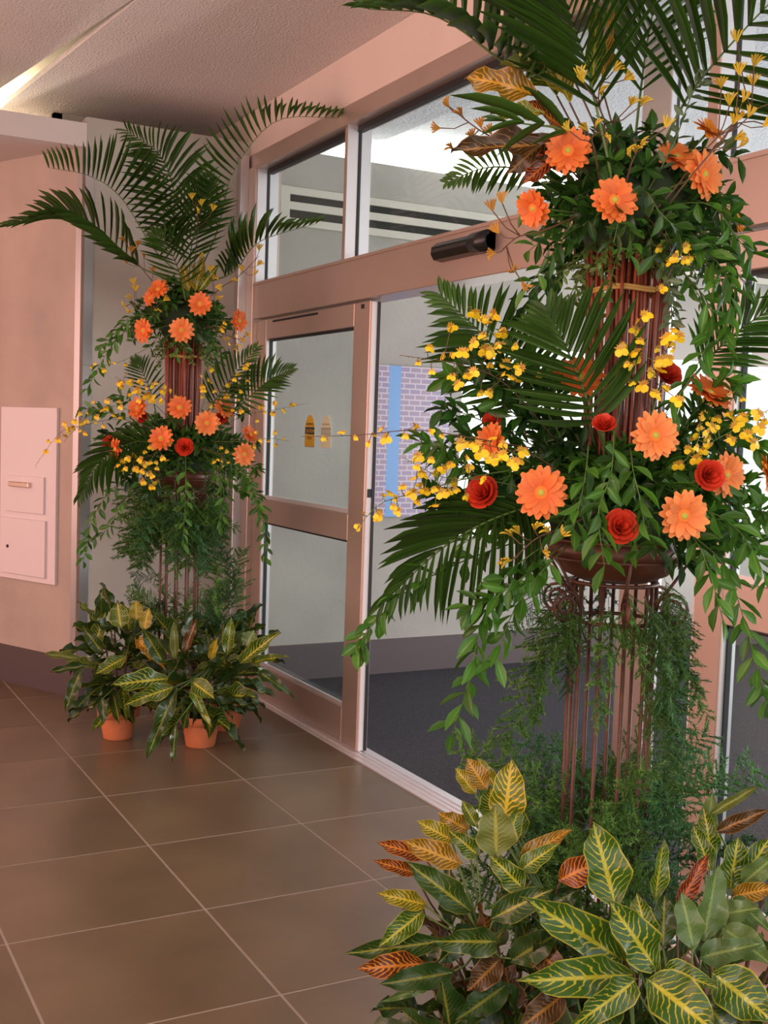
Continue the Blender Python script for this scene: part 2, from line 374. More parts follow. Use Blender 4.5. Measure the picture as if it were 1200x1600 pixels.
# ------------------------------------------------------------------ fittings
# stickers on the door leaf
def arch(w, h, n=10):
    r = w/2; pts = [(-r, 0), (r, 0), (r, h-r*1.3)]
    for i in range(1, n): a = math.pi*i/n; pts.append((r*math.cos(a), h-r*1.3+r*1.3*math.sin(a)))
    pts.append((-r, h-r*1.3)); return pts
def flat(poly, M, mt, name, th=0.0008):
    return MB().prism(poly, 0, th).mesh(name, mt), M
def face_y(x, y, z):   # local xy plane stands upright, facing -Y
    m = Matrix.Identity(4); m.col[0] = (1,0,0,0); m.col[1] = (0,0,1,0); m.col[2] = (0,-1,0,0); m.col[3] = (x,y,z,1); return m
M_yel = mat('sticker_yellow', (0.85, 0.50, 0.03), 0.5); M_pale = mat('sticker_pale', (0.85, 0.85, 0.60), 0.5); M_clearst = mat('sticker_back', (0.48, 0.40, 0.36), 0.5); M_grey = mat('sticker_grey', (0.48, 0.48, 0.40), 0.5)
for x, h, m1, m2, m3, nm, lb in ((-5.462, 0.165, M_yel, M_black, M_clearst, 'caution_sticker', 'yellow arched caution sticker with a black band'), (-5.265, 0.165, M_pale, M_grey, M_white, 'notice_sticker', 'pale cream arched notice sticker')):
    z = 1.44
    st = link(nm, MB().prism([(-0.062, 0), (0.062, 0), (0.062, 0.05), (-0.062, 0.05)], 0, 0.0006).mesh('s', m3), face_y(x, YS+0.0518, z-0.003), D1); st['label'] = lb
    link('arch', MB().prism(arch(0.118, h), 0.0006, 0.0014).mesh('a', m1), face_y(x, YS+0.0518, z), st)
    link('band', MB().prism([(-0.0585, 0), (0.0585, 0), (0.0585, 0.037), (-0.0585, 0.037)], 0.0014, 0.002).mesh('b', m2), face_y(x, YS+0.0518, z+0.064), st)
    for k, (tx, sz, tz) in enumerate((('CAUTION', 0.026, z+0.073), ('AUTOMATIC', 0.015, z+0.112), ('DOOR', 0.017, z+0.038))):
        cu = bpy.data.curves.new('txt', 'FONT'); cu.body = tx; cu.size = sz; cu.align_x = 'CENTER'; cu.extrude = 0.0002
        cu.materials.append((M_yel, M_gasket, M_gasket)[k] if m1 is M_yel else M_grey if k else M_pale)
        link('lettering', cu, face_y(x, YS+0.0492, tz), st)
# presence sensor on the header
sx = -3.91
sn = thing('door_sensor', 'black motion sensor bar on the door header', 'sensor', (sx, YS, 2.255))
b = MB(); sec = [(0, 0.038), (-0.03, 0.036), (-0.052, 0.018), (-0.055, -0.01), (-0.04, -0.033), (0, -0.038)]
n0 = 0
for xx, k in ((sx-0.20, 0.82), (sx-0.192, 1.0), (sx+0.192, 1.0), (sx+0.20, 0.82)):
    for (yy, zz) in sec: b.v.append((xx, YS+yy*k, 2.268+zz*k))
for q in range(3):
    for i in range(6):
        j = (i+1) % 6; b.face((q*6+i, q*6+j, q*6+6+j, q*6+6+i))
b.face(range(5, -1, -1)); b.face(range(18, 24))
link('housing', b.mesh('housing', M_black), None, sn)
b = MB(); b.tube([(sx+0.10, YS-0.03, 2.268), (sx+0.20, YS-0.03, 2.268)], 0.041, 12)
link('lens_cap', b.mesh('cap', M_black, True), None, sn)
link('lens_strip', box_mesh('ls', (sx-0.18, YS-0.057, 2.262), (sx+0.09, YS-0.05, 2.275), M_dark), None, sn)
# vent grille on the end wall
vg = thing('vent_grille', 'long ivory air vent with two dark slots high on the concrete wall', 'vent', (XW, 2.665, 2.72))
link('back_plate', box_mesh('bp', (XW, 2.67, 2.725), (XW+0.006, 7.4, 2.94), M_dark), None, vg)
for nm, a, z0, z1 in (('frame_rail', 0, 2.90, 2.945), ('slat', 0, 2.812, 2.858), ('frame_rail', 0, 2.72, 2.765)):
    link(nm, box_mesh(nm, (XW, 2.66, z0), (XW+0.02, 7.4, z1), M_ivory, 0.002), None, vg)
link('frame_end', box_mesh('fe', (XW, 2.655, 2.72), (XW+0.022, 2.715, 2.946), M_ivory, 0.002), None, vg)
# glass panel with stand-off bolts, its brick reflection painted into the colour
pr = thing('glass_panel', 'glossy glass panel with a painted brick and blue pipe reflection, on the concrete wall', 'picture', (XW, 3.22, 1.0))
link('print', box_mesh('print', (XW+0.018, 3.215, 1.0), (XW+0.026, 3.86, 1.942), M_brick_reflection), None, pr)
for yy, zz in ((3.285, 1.885), (3.285, 1.055), (3.79, 1.885), (3.79, 1.055)):
    b = MB(); b.tube([(XW, yy, zz), (XW+0.04, yy, zz)], 0.018, 14); link('stand_off_bolt', b.mesh('bolt', M_alu, False), None, pr)
# cove light on top of the end wall in the vestibule
cl = thing('cove_light', 'bright cove light along the top of the concrete wall', 'light', (XW-0.3, 3.2, 3.12))
link('lens', box_mesh('lens', (XW-0.42, 3.25, 3.15), (XW-0.22, 6.9, 3.19), M_vlamp, 0.01), None, cl)
link('tray', box_mesh('tray', (XW-0.45, 3.2, 3.118), (XW-0.19, 7.0, 3.152), M_ivory, 0.004), None, cl)
# access panel on the salmon wall (local frame of the wall)
ap = thing('access_panel', 'tall pale pink metal panel with two flush doors on the salmon wall', 'panel', PM @ Vector((0.41, 0, 0.61)))
def pl(name, a, b, m, bev=0.002, par=None): return link(name, box_mesh(name, a, b, m, bev), PM, par or ap)
pl('back_plate', (0.163, 0, 0.612), (0.662, 0.02, 1.60), M_panel)
d1 = pl('door', (0.252, 0.016, 1.003), (0.597, 0.034, 1.21), M_panel)
pl('handle', (0.36, 0.03, 1.148), (0.54, 0.06, 1.176), M_brass, 0.004, d1)
d2 = pl('door', (0.234, 0.016, 0.645), (0.633, 0.036, 0.966), M_panel)
k = MB(); k.tube([PM @ Vector((0.565, 0.03, 0.80)), PM @ Vector((0.565, 0.04, 0.80))], 0.010, 10); link('lock', k.mesh('lock', M_black), None, d2)
#PLANTS
# ------------------------------------------------------------------ plant materials
def leafmat(name, c1, c2, rough=0.35, rnd=0.3, back=0.25, coat=0.0):
    """blade with a paler midrib (from UV) and a little light passing through"""
    m = bpy.data.materials.new(name); m.use_nodes = True; nt = m.node_tree; b = nt.nodes['Principled BSDF']
    out = nt.nodes['Material Output']
    uv = nt.nodes.new('ShaderNodeTexCoord'); sp = nt.nodes.new('ShaderNodeSeparateXYZ'); nt.links.new(uv.outputs['UV'], sp.inputs[0])
    ab = nt.nodes.new('ShaderNodeMath'); ab.operation = 'ABSOLUTE'; nt.links.new(sp.outputs['X'], ab.inputs[0])
    mr = nt.nodes.new('ShaderNodeMapRange'); mr.inputs[1].default_value = 0.16; mr.inputs[2].default_value = 0.05; nt.links.new(ab.outputs[0], mr.inputs[0])
    mx = nt.nodes.new('ShaderNodeMix'); mx.data_type = 'RGBA'; nt.links.new(mr.outputs[0], mx.inputs[0])
    mx.inputs[6].default_value = (*c1, 1); mx.inputs[7].default_value = (*c2, 1)
    oi = nt.nodes.new('ShaderNodeObjectInfo'); h = nt.nodes.new('ShaderNodeHueSaturation')
    v = nt.nodes.new('ShaderNodeMapRange'); v.inputs[3].default_value = 1-rnd; v.inputs[4].default_value = 1+rnd
    nt.links.new(oi.outputs['Random'], v.inputs[0]); nt.links.new(v.outputs[0], h.inputs['Value']); nt.links.new(mx.outputs[2], h.inputs['Color'])
    nt.links.new(h.outputs[0], b.inputs['Base Color']); b.inputs['Roughness'].default_value = rough; b.inputs['Coat Weight'].default_value = coat
    t = nt.nodes.new('ShaderNodeBsdfTranslucent'); nt.links.new(h.outputs[0], t.inputs[0])
    ms = nt.nodes.new('ShaderNodeMixShader'); ms.inputs[0].default_value = back
    nt.links.new(b.outputs[0], ms.inputs[1]); nt.links.new(t.outputs[0], ms.inputs[2]); nt.links.new(ms.outputs[0], out.inputs[0])
    return m
M_palm = leafmat('palm_leaf', (0.055, 0.135, 0.018), (0.15, 0.26, 0.04), 0.48, 0.3, 0.45)
M_ruscus = leafmat('ruscus_leaf', (0.060, 0.185, 0.018), (0.13, 0.30, 0.05), 0.36, 0.4, 0.3)
M_darkleaf = leafmat('dark_leaf', (0.026, 0.090, 0.012), (0.06, 0.15, 0.03), 0.34, 0.4)
M_lime = leafmat('lime_leaf', (0.12, 0.20, 0.035), (0.25, 0.34, 0.08), 0.4, 0.3)
M_grey_leaf = leafmat('grey_green_leaf', (0.10, 0.16, 0.08), (0.2, 0.26, 0.14), 0.5, 0.3)
M_stem = mat('green_stem', (0.10, 0.17, 0.035), 0.5)
M_brownstem = mat('brown_stem', (0.12, 0.06, 0.03), 0.6)
M_fern = mat('fern_needles', (0.085, 0.21, 0.03), 0.6, rnd=0.35)
M_fern2 = mat('fern_blue_needles', (0.055, 0.18, 0.055), 0.6, rnd=0.35)
M_foam = mat('floral_foam', (0.025, 0.05, 0.02), 0.95, bump=0.5, bscale=40)
M_iron = mat('rusty_iron', (0.13, 0.055, 0.035), 0.5, metal=0.3, var=0.3, vscale=25)
M_copper = mat('copper_bowl', (0.13, 0.045, 0.025), 0.38, metal=0.25, var=0.25, vscale=12)
M_twig = mat('red_twig', (0.27, 0.060, 0.030), 0.45, rnd=0.45, var=0.2, vscale=30)
M_raffia = mat('raffia', (0.52, 0.30, 0.08), 0.6)
M_terra = mat('terracotta', (0.62, 0.19, 0.075), 0.75, var=0.1, vscale=14)
M_soil = mat('potting_soil', (0.03, 0.02, 0.014), 1.0, bump=1, bscale=80)
def petalmat(name, base, tip, rough=0.5, rnd=0.12):
    m = bpy.data.materials.new(name); m.use_nodes = True; nt = m.node_tree; b = nt.nodes['Principled BSDF']; out = nt.nodes['Material Output']
    uv = nt.nodes.new('ShaderNodeTexCoord'); sp = nt.nodes.new('ShaderNodeSeparateXYZ'); nt.links.new(uv.outputs['UV'], sp.inputs[0])
    mx = nt.nodes.new('ShaderNodeMix'); mx.data_type = 'RGBA'; nt.links.new(sp.outputs['Y'], mx.inputs[0])
    mx.inputs[6].default_value = (*base, 1); mx.inputs[7].default_value = (*tip, 1)
    oi = nt.nodes.new('ShaderNodeObjectInfo'); h = nt.nodes.new('ShaderNodeHueSaturation')
    v = nt.nodes.new('ShaderNodeMapRange'); v.inputs[3].default_value = 1-rnd; v.inputs[4].default_value = 1+rnd
    nt.links.new(oi.outputs['Random'], v.inputs[0]); nt.links.new(v.outputs[0], h.inputs['Value']); nt.links.new(mx.outputs[2], h.inputs['Color'])
    nt.links.new(h.outputs[0], b.inputs['Base Color']); b.inputs['Roughness'].default_value = rough
    t = nt.nodes.new('ShaderNodeBsdfTranslucent'); nt.links.new(h.outputs[0], t.inputs[0])
    ms = nt.nodes.new('ShaderNodeMixShader'); ms.inputs[0].default_value = 0.25
    nt.links.new(b.outputs[0], ms.inputs[1]); nt.links.new(t.outputs[0], ms.inputs[2]); nt.links.new(ms.outputs[0], out.inputs[0])
    return m
M_gerb = petalmat('gerbera_petal', (0.78, 0.12, 0.015), (0.90, 0.25, 0.05))
M_gerb2 = petalmat('gerbera_petal_peach', (0.82, 0.17, 0.02), (0.95, 0.34, 0.095))
M_gerb3 = petalmat('gerbera_petal_gold', (0.70, 0.20, 0.01), (0.85, 0.33, 0.03))
M_gring = mat('gerbera_ring', (0.88, 0.22, 0.03), 0.8, bump=0.3, bscale=400)
M_gdisc = mat('gerbera_disc', (0.50, 0.48, 0.07), 0.8, bump=0.3, bscale=500)
M_rose = petalmat('rose_petal', (0.50, 0.035, 0.012), (0.72, 0.060, 0.025), 0.45, 0.2)
M_orchid = mat('orchid_lip', (0.88, 0.60, 0.015), 0.5, rnd=0.12)
M_orchid2 = mat('orchid_sepal', (0.55, 0.30, 0.03), 0.5, rnd=0.25)
M_paw = mat('kangaroo_paw', (0.60, 0.42, 0.03), 0.7, rnd=0.2)
M_paw2 = mat('kangaroo_paw_rust', (0.52, 0.24, 0.03), 0.7, rnd=0.2)
def crotonmat(name, blade, blade2, vein, rough=0.28, vw=0.10, coat=0.15, edge=0.9):
    m = bpy.data.materials.new(name); m.use_nodes = True; nt = m.node_tree; b = nt.nodes['Principled BSDF']; out = nt.nodes['Material Output']
    N = nt.nodes.new; L = nt.links.new
    def mth(op, a, b2=None, c=None):
        n = N('ShaderNodeMath'); n.operation = op
        for i, q in enumerate((a, b2, c)):
            if q is None: continue
            if isinstance(q, (int, float)): n.inputs[i].default_value = q
            else: L(q, n.inputs[i])
        return n.outputs[0]
    uv = N('ShaderNodeTexCoord'); sp = N('ShaderNodeSeparateXYZ'); L(uv.outputs['UV'], sp.inputs[0])
    nz = N('ShaderNodeTexNoise'); nz.inputs['Scale'].default_value = 4.0; L(uv.outputs['UV'], nz.inputs['Vector'])
    oi = N('ShaderNodeObjectInfo')
    au = mth('ABSOLUTE', sp.outputs['X']); v = sp.outputs['Y']
    wob = mth('MULTIPLY', mth('SUBTRACT', nz.outputs['Fac'], 0.5), 0.09)
    ph = mth('FRACT', mth('MULTIPLY', mth('ADD', mth('SUBTRACT', v, mth('MULTIPLY', au, 0.26)), wob), 11.0))
    side = mth('ABSOLUTE', mth('SUBTRACT', ph, 0.5))                     # 0 on a side vein
    wid = mth('ADD', mth('MULTIPLY', mth('SUBTRACT', 1.0, au), 0.13), mth('SUBTRACT', vw, 0.085))
    f1 = N('ShaderNodeMapRange'); L(mth('SUBTRACT', side, wid), f1.inputs[0]); f1.inputs[1].default_value = 0.06; f1.inputs[2].default_value = -0.06
    f2 = N('ShaderNodeMapRange'); L(au, f2.inputs[0]); f2.inputs[1].default_value = 0.13; f2.inputs[2].default_value = 0.06
    f3 = N('ShaderNodeMapRange'); L(au, f3.inputs[0]); f3.inputs[1].default_value = edge; f3.inputs[2].default_value = 1.0
    f = mth('MAXIMUM', f1.outputs[0], mth('MAXIMUM', f2.outputs[0], f3.outputs[0]))
    mb = N('ShaderNodeMix'); mb.data_type = 'RGBA'; L(oi.outputs['Random'], mb.inputs[0]); mb.inputs[6].default_value = (*blade, 1); mb.inputs[7].default_value = (*blade2, 1)
    mx = N('ShaderNodeMix'); mx.data_type = 'RGBA'; L(f, mx.inputs[0]); L(mb.outputs[2], mx.inputs[6]); mx.inputs[7].default_value = (*vein, 1)
    L(mx.outputs[2], b.inputs['Base Color']); b.inputs['Roughness'].default_value = rough; b.inputs['Coat Weight'].default_value = coat; b.inputs['Coat Roughness'].default_value = 0.2
    bp = N('ShaderNodeBump'); bp.inputs['Strength'].default_value = 0.35; bp.inputs['Distance'].default_value = 0.004; bp.invert = True; L(f1.outputs[0], bp.inputs['Height']); L(bp.outputs['Normal'], b.inputs['Normal'])
    t = N('ShaderNodeBsdfTranslucent'); L(mx.outputs[2], t.inputs[0])
    ms = N('ShaderNodeMixShader'); ms.inputs[0].default_value = 0.15
    L(b.outputs[0], ms.inputs[1]); L(t.outputs[0], ms.inputs[2]); L(ms.outputs[0], out.inputs[0])
    return m
CM = {
 'yg': crotonmat('croton_green_yellow', (0.024, 0.085, 0.010), (0.045, 0.12, 0.012), (0.52, 0.48, 0.035)),
 'y':  crotonmat('croton_yellow', (0.10, 0.15, 0.012), (0.17, 0.17, 0.012), (0.68, 0.47, 0.03), vw=0.16),
 'yo': crotonmat('croton_gold', (0.16, 0.12, 0.015), (0.22, 0.12, 0.015), (0.66, 0.34, 0.03), vw=0.17),
 'o':  crotonmat('croton_orange', (0.10, 0.030, 0.010), (0.14, 0.03, 0.010), (0.72, 0.24, 0.02), vw=0.17),
 'r':  crotonmat('croton_red', (0.10, 0.020, 0.010), (0.07, 0.015, 0.008), (0.55, 0.13, 0.02), vw=0.15),
 'dk': crotonmat('croton_dark', (0.018, 0.055, 0.010), (0.026, 0.068, 0.011), (0.20, 0.21, 0.025), vw=0.02, edge=0.97),
 'dy': crotonmat('croton_dark_yellow', (0.020, 0.062, 0.010), (0.030, 0.075, 0.011), (0.32, 0.31, 0.03), vw=0.05, edge=0.94),
 'ol': crotonmat('croton_olive', (0.12, 0.16, 0.03), (0.14, 0.17, 0.03), (0.36, 0.34, 0.06), rough=0.5, vw=0.07),
 'pg': crotonmat('croton_pale_green', (0.09, 0.17, 0.05), (0.12, 0.20, 0.05), (0.28, 0.38, 0.10), rough=0.3, vw=0.03, edge=0.97),
 'br': crotonmat('croton_bronze', (0.05, 0.030, 0.012), (0.08, 0.035, 0.012), (0.36, 0.17, 0.03), vw=0.08),
}

# ------------------------------------------------------------------ plant shapes
def blade_mesh(name, mats, prof, droop=0.0, fold=0.15, wave=0.0, cols=2, twist=0.0, seed=0):
    """unit blade along +Y, half-width 0.5; prof = half-width (0..1) at even steps"""
    rr = random.Random(seed); mb = MB(); uvs = []; n = len(prof)
    for k, w in enumerate(prof):
        t = k/(n-1)
        y = t*(1-0.25*abs(droop)*t); z = -droop*t*t
        tw = twist*t
        for c in range(-cols, cols+1):
            u = c/cols; x = 0.5*w*u
            zz = z + fold*0.5*w*abs(u)*0.5 + wave*math.sin(7.5*t*math.pi/1.6 + (1.7 if u > 0 else 0))*abs(u)*0.08
            X = x*math.cos(tw) - (zz-z)*math.sin(tw); Z = z + x*math.sin(tw) + (zz-z)*math.cos(tw)
            mb.v.append((X, y, Z)); uvs.append((u, t))
    m = 2*cols+1
    for k in range(n-1):
        for c in range(2*cols): mb.face((k*m+c, k*m+c+1, (k+1)*m+c+1, (k+1)*m+c))
    return mb.mesh(name, mats, True, uvs)
PALM_PROF = [0.35, 0.85, 1.0, 0.8, 0.03]
ME_palm = [blade_mesh('leaflet', M_palm, PALM_PROF, d, 0.5, cols=1) for d in (0.03, 0.12, 0.28)]
RUS_PROF = [0.05, 0.65, 1.0, 0.75, 0.02]
def trio(m): return [blade_mesh('leaf', m, RUS_PROF, d, 0.5, cols=1) for d in (-0.05, 0.1, 0.25)]
ME_leaf = {'ruscus': trio(M_ruscus), 'dark': trio(M_darkleaf), 'lime': trio(M_lime), 'grey': trio(M_grey_leaf)}
CRO_PROF = [0.05, 0.45, 0.80, 0.97, 1.0, 0.93, 0.86, 0.80, 0.62, 0.36, 0.03]
CRO_PROF2 = [0.05, 0.60, 0.95, 1.0, 0.90, 0.78, 0.72, 0.66, 0.52, 0.30, 0.03]
ME_cro = {k: [blade_mesh('leaf', m, CRO_PROF, 0.12, 0.45, 1.0, 2), blade_mesh('leaf', m, CRO_PROF2, 0.28, 0.35, 1.2, 2, 0.35), blade_mesh('leaf', m, CRO_PROF, 0.02, 0.6, 0.8, 2, -0.4)] for k, m in CM.items()}
GP = [0.35, 0.75, 0.98, 1.0, 0.82, 0.30]
ME_pet = {m.name: [blade_mesh('petal', m, GP, d, 0.15, cols=1) for d in (-0.10, 0.06, 0.20)] for m in (M_gerb, M_gerb2, M_gerb3)}
def rose_petal():
    mb = MB(); uvs = []
    for k in range(6):
        t = k/5; w = (0.25, 0.72, 0.98, 1.0, 0.9, 0.55)[k]
        for c in range(-2, 3):
            u = c/2; a = u*w*0.95
            r = 0.35 + 0.75*t - 0.25*t*t if False else 0.10 + 0.9*math.sin(min(1, t*0.9)*math.pi/2)
            r += 0.18*max(0, t-0.75)/0.25
            mb.v.append((r*math.sin(a), t*1.15 - 0.1*u*u, r*math.cos(a))); uvs.append((u, t))
    for k in range(5):
        for c in range(4): mb.face((k*5+c, k*5+c+1, k*5+c+6, k*5+c+5))
    return mb.mesh('petal', M_rose, True, uvs)
ME_rosepet = rose_petal()
def orchid_blossom(k):
    rr = random.Random(k); mb = MB()
    # two-lobed lip in the xz plane, facing -y
    pts = [(0, 0), (0.30, 0.06), (0.55, -0.10), (0.60, -0.42), (0.36, -0.66), (0.06, -0.56), (0, -0.46), (-0.06, -0.56), (-0.36, -0.66), (-0.60, -0.42), (-0.55, -0.10), (-0.30, 0.06)]
    mb.v.append((0, -0.10, -0.25))
    for x, z in pts: mb.v.append((x, -0.02-0.10*rr.random()+0.12*abs(x), z))
    for i in range(12): mb.face((0, 1+i, 1+(i+1) % 12))
    for a in (90, 25, 155, 60, 120):
        n = len(mb.v); c, s_ = math.cos(R2(a)), math.sin(R2(a)); px, pz = -s_, c; Lg = 0.5+0.15*rr.random()
        mb.v += [(0, 0, 0), (c*Lg*0.5+px*0.12, -0.06, s_*Lg*0.5+pz*0.12), (c*Lg, -0.12*rr.random(), s_*Lg), (c*Lg*0.5-px*0.12, -0.06, s_*Lg*0.5-pz*0.12)]
        mb.face((n, n+1, n+2, n+3), 1)
    n = len(mb.v); mb.tube([(0, 0.25, 0.15), (0, 0, 0.0), (0, -0.14, -0.02)], [0.03, 0.05, 0.09], 5, 1)
    return mb.mesh('blossom', [M_orchid, M_orchid2], False)
ME_orch = [orchid_blossom(k) for k in range(3)]
def orchid_bud():
    mb = MB(); mb.lathe([(0.0, 0.0), (0.16, 0.15), (0.2, 0.4), (0.0, 0.75)], 6); return mb.mesh('bud', M_orchid2, True)
ME_bud = orchid_bud()
def paw_blossom(m):
    mb = MB()
    for i, a in enumerate((-30, -16, 0, 14, 28)):
        d = Vector((math.sin(R2(a)), math.cos(R2(a)), 0.15*math.sin(i*2.1)))
        p0 = Vector((0, 0, 0)); p1 = d*0.55; p2 = d*0.95+Vector((0.10*math.sin(R2(a)), 0, 0.22)); p3 = d*1.08+Vector((0.25*math.sin(R2(a)), -0.02, 0.40))
        mb.tube([p0, p1, p2, p3], [0.05, 0.09, 0.10, 0.02], 5)
    return mb.mesh('blossom', m, True)
ME_paw = [paw_blossom(M_paw), paw_blossom(M_paw2)]

def orient(pos, ydir, zhint, sx, sy, sz):
    y = Vector(ydir).normalized(); z = Vector(zhint); z = z - y*z.dot(y)
    z = z.normalized() if z.length > 1e-5 else y.orthogonal().normalized()
    x = y.cross(z)
    m = Matrix.Identity(4)
    for j in range(3): m[j][0] = x[j]*sx; m[j][1] = y[j]*sy; m[j][2] = z[j]*sz; m[j][3] = pos[j]
    return m
def spline(pts, n=16):
    pts = [Vector(p) for p in pts]
    if len(pts) == 2: return [pts[0].lerp(pts[1], i/(n-1)) for i in range(n)]
    q = [2*pts[0]-pts[1]] + pts + [2*pts[-1]-pts[-2]]; seg = len(pts)-1; out = []
    for i in range(n):
        s = i/(n-1)*seg; k = min(int(s), seg-1); t = s-k
        a, b, c, d = q[k], q[k+1], q[k+2], q[k+3]
        out.append(0.5*((2*b)+(c-a)*t+(2*a-5*b+4*c-d)*t*t+(3*b-a-3*c+d)*t*t*t))
    return out
def along(sp, t):
    f = t*(len(sp)-1); k = min(int(f), len(sp)-2); a, b = sp[k], sp[k+1]
    return a.lerp(b, f-k), (b-a).normalized()
TOCAM = -AX_F; RIGHT = AX_R; UP = Vector((0, 0, 1))
rnd = random.Random(11)
def jit(s): return Vector((rnd.uniform(-s, s), rnd.uniform(-s, s), rnd.uniform(-s, s)))

def frond(label, pts, n, L, w, N, vee=0.0, a0=75, a1=22, group=None, t0=0.12, sides=(-1, 1), droop=1, rad=0.004, lenp=None, gravity=0.0):
    sp = spline([P(*p) for p in pts], 20)
    th = thing('palm_frond', label, 'palm frond', sp[0], group)
    link('rachis', MB().tube(sp, [rad*(1-0.75*i/19) for i in range(20)], 6).mesh('rachis', M_stem, True), None, th)
    N = Vector(N).normalized()
    for i in range(n):
        f = i/(n-1); t = t0 + (0.995-t0)*f; p, T = along(sp, t)
        S = T.cross(N).normalized(); NN = S.cross(T).normalized()
        a = R2(a0 + (a1-a0)*f**1.2)
        ln = L*(0.62+0.38*math.sin(math.pi*min(1, f*1.25+0.12))) * (1-0.55*max(0, f-0.55)/0.45)
        for sd in sides:
            d = T*math.cos(a) + S*math.sin(a)*sd + NN*vee*math.sin(a) + jit(0.05) - UP*gravity
            M = orient(p, d, NN + S*sd*(-vee*0.8) + jit(0.15), w*rnd.uniform(0.85, 1.1), ln*rnd.uniform(0.93, 1.05), ln)
            link('leaflet', ME_palm[max(0, min(2, droop + rnd.choice((-1, 0, 0))))], M, th)
    return th
def vine(name, label, cat, pts, n, L, w, kind='ruscus', group=None, stem=0.0018, t0=0.15, ang=55, drp=0.25, world=False, hang=0.0):
    sp = spline(pts if world else [P(*p) for p in pts], 12)
    th = thing(name, label, cat, sp[0], group)
    link('stem', MB().tube(sp, [stem*(1-0.5*i/11) for i in range(12)], 5).mesh('stem', M_stem, True), None, th)
    ph = rnd.uniform(0, 6)
    for i in range(n):
        t = t0 + (1-t0)*(i+0.5)/n; p, T = along(sp, t)
        o = T.orthogonal().normalized(); b = T.cross(o); an = ph + i*2.4
        r = o*math.cos(an) + b*math.sin(an); a = R2(ang*rnd.uniform(0.7, 1.25))
        d = T*math.cos(a) + r*math.sin(a) - UP*hang
        M = orient(p, d, TOCAM*0.4 + UP*0.7 + jit(0.8), w*rnd.uniform(0.8, 1.15), L*rnd.uniform(0.75, 1.15), L)
        link('leaf', rnd.choice(ME_leaf[kind]), M, th)
    return th
def gerbera(label, px, py, d, rpx, a, b, root, m=M_gerb, group=None, npet=17, open_=0.10):
    c = P(px, py, d); F = (TOCAM + RIGHT*a + Vector(-AX_D)*b).normalized(); r = rpx*d/FOC
    base = Vector(root)
    th = thing('gerbera_daisy', label, 'flower', base, group)
    link('stem', MB().tube(spline([base, base.lerp(c, 0.6)-F*0.02, c-F*r*0.18], 8), 0.0028, 6).mesh('stem', M_stem, True), None, th)
    x = F.orthogonal().normalized(); y = F.cross(x)
    o0 = rnd.uniform(0, 6)
    for ring, (np_, ln, el, off) in enumerate(((npet, 1.0, open_, 0.0), (npet-3, 0.86, open_+0.20, 0.035))):
        for i in range(np_):
            an = o0 + 2*math.pi*(i + 0.5*ring)/np_ + rnd.uniform(-0.06, 0.06)
            dr = x*math.cos(an) + y*math.sin(an); e = el + rnd.uniform(-0.06, 0.08)
            dd = dr*math.cos(e) + F*math.sin(e); nn = F*math.cos(e) - dr*math.sin(e)
            l = r*ln*rnd.uniform(0.93, 1.04)
            link('petal', ME_pet[m.name][rnd.choice((0, 1, 1, 2))], orient(c + dr*r*0.10 + F*r*off, dd, nn, r*0.36, l*0.92, l*0.92), th)
    Mz = Matrix.Translation(c) @ F.to_track_quat('Z', 'Y').to_matrix().to_4x4()
    rg = link('ring', ME_ring, Mz @ Matrix.Scale(r, 4), th)
    link('disc', ME_disc, Mz @ Matrix.Scale(r, 4), rg)
    link('calyx', ME_calyx, Mz @ Matrix.Scale(r, 4), th)
    return th
ME_ring = MB().lathe([(0.24, 0.05), (0.27, 0.08), (0.22, 0.12), (0.12, 0.11)], 18).mesh('ring', M_gring, True)
ME_disc = MB().lathe([(0.13, 0.09), (0.12, 0.13), (0.07, 0.15), (0.0, 0.155)], 14).mesh('disc', M_gdisc, True)
ME_calyx = MB().lathe([(0.0, -0.20), (0.10, -0.18), (0.20, -0.05), (0.26, 0.04), (0.10, 0.06)], 12).mesh('calyx', M_stem, True)
def rose(label, px, py, d, rpx, a, b, root, group=None):
    c = P(px, py, d); F = (TOCAM + RIGHT*a + Vector(-AX_D)*b).normalized(); r = rpx*d/FOC; base = Vector(root)
    th = thing('rose', label, 'flower', base, group)
    link('stem', MB().tube(spline([base, base.lerp(c, 0.6)-F*0.02, c-F*r*1.0], 8), 0.0026, 6).mesh('stem', M_stem, True), None, th)
    Mz = Matrix.Translation(c) @ F.to_track_quat('Z', 'Y').to_matrix().to_4x4()
    link('calyx', ME_calyx, Mz @ Matrix.Translation((0, 0, -r*0.95)) @ Matrix.Scale(r*1.3, 4), th)
    k = 0
    for ring, (n, s, h, tl) in enumerate(((3, 0.30, 1.0, 0.0), (4, 0.50, 1.0, 0.05), (5, 0.74, 0.98, 0.14), (5, 0.95, 0.90, 0.30))):
        for i in range(n):
            an = 2*math.pi*i/n + ring*0.7
            # petal local: y = up the bud (F), z = outwards
            M = Mz @ Matrix.Rotation(an, 4, 'Z') @ Matrix.Rotation(tl, 4, 'Y') @ Matrix.Translation((0, 0, -r*0.95)) @ Matrix(((0, 0, r*s, 0), (r*s, 0, 0, 0), (0, r*h*1.25, 0, 0), (0, 0, 0, 1)))
            link('petal', ME_rosepet, M, th)
    return th
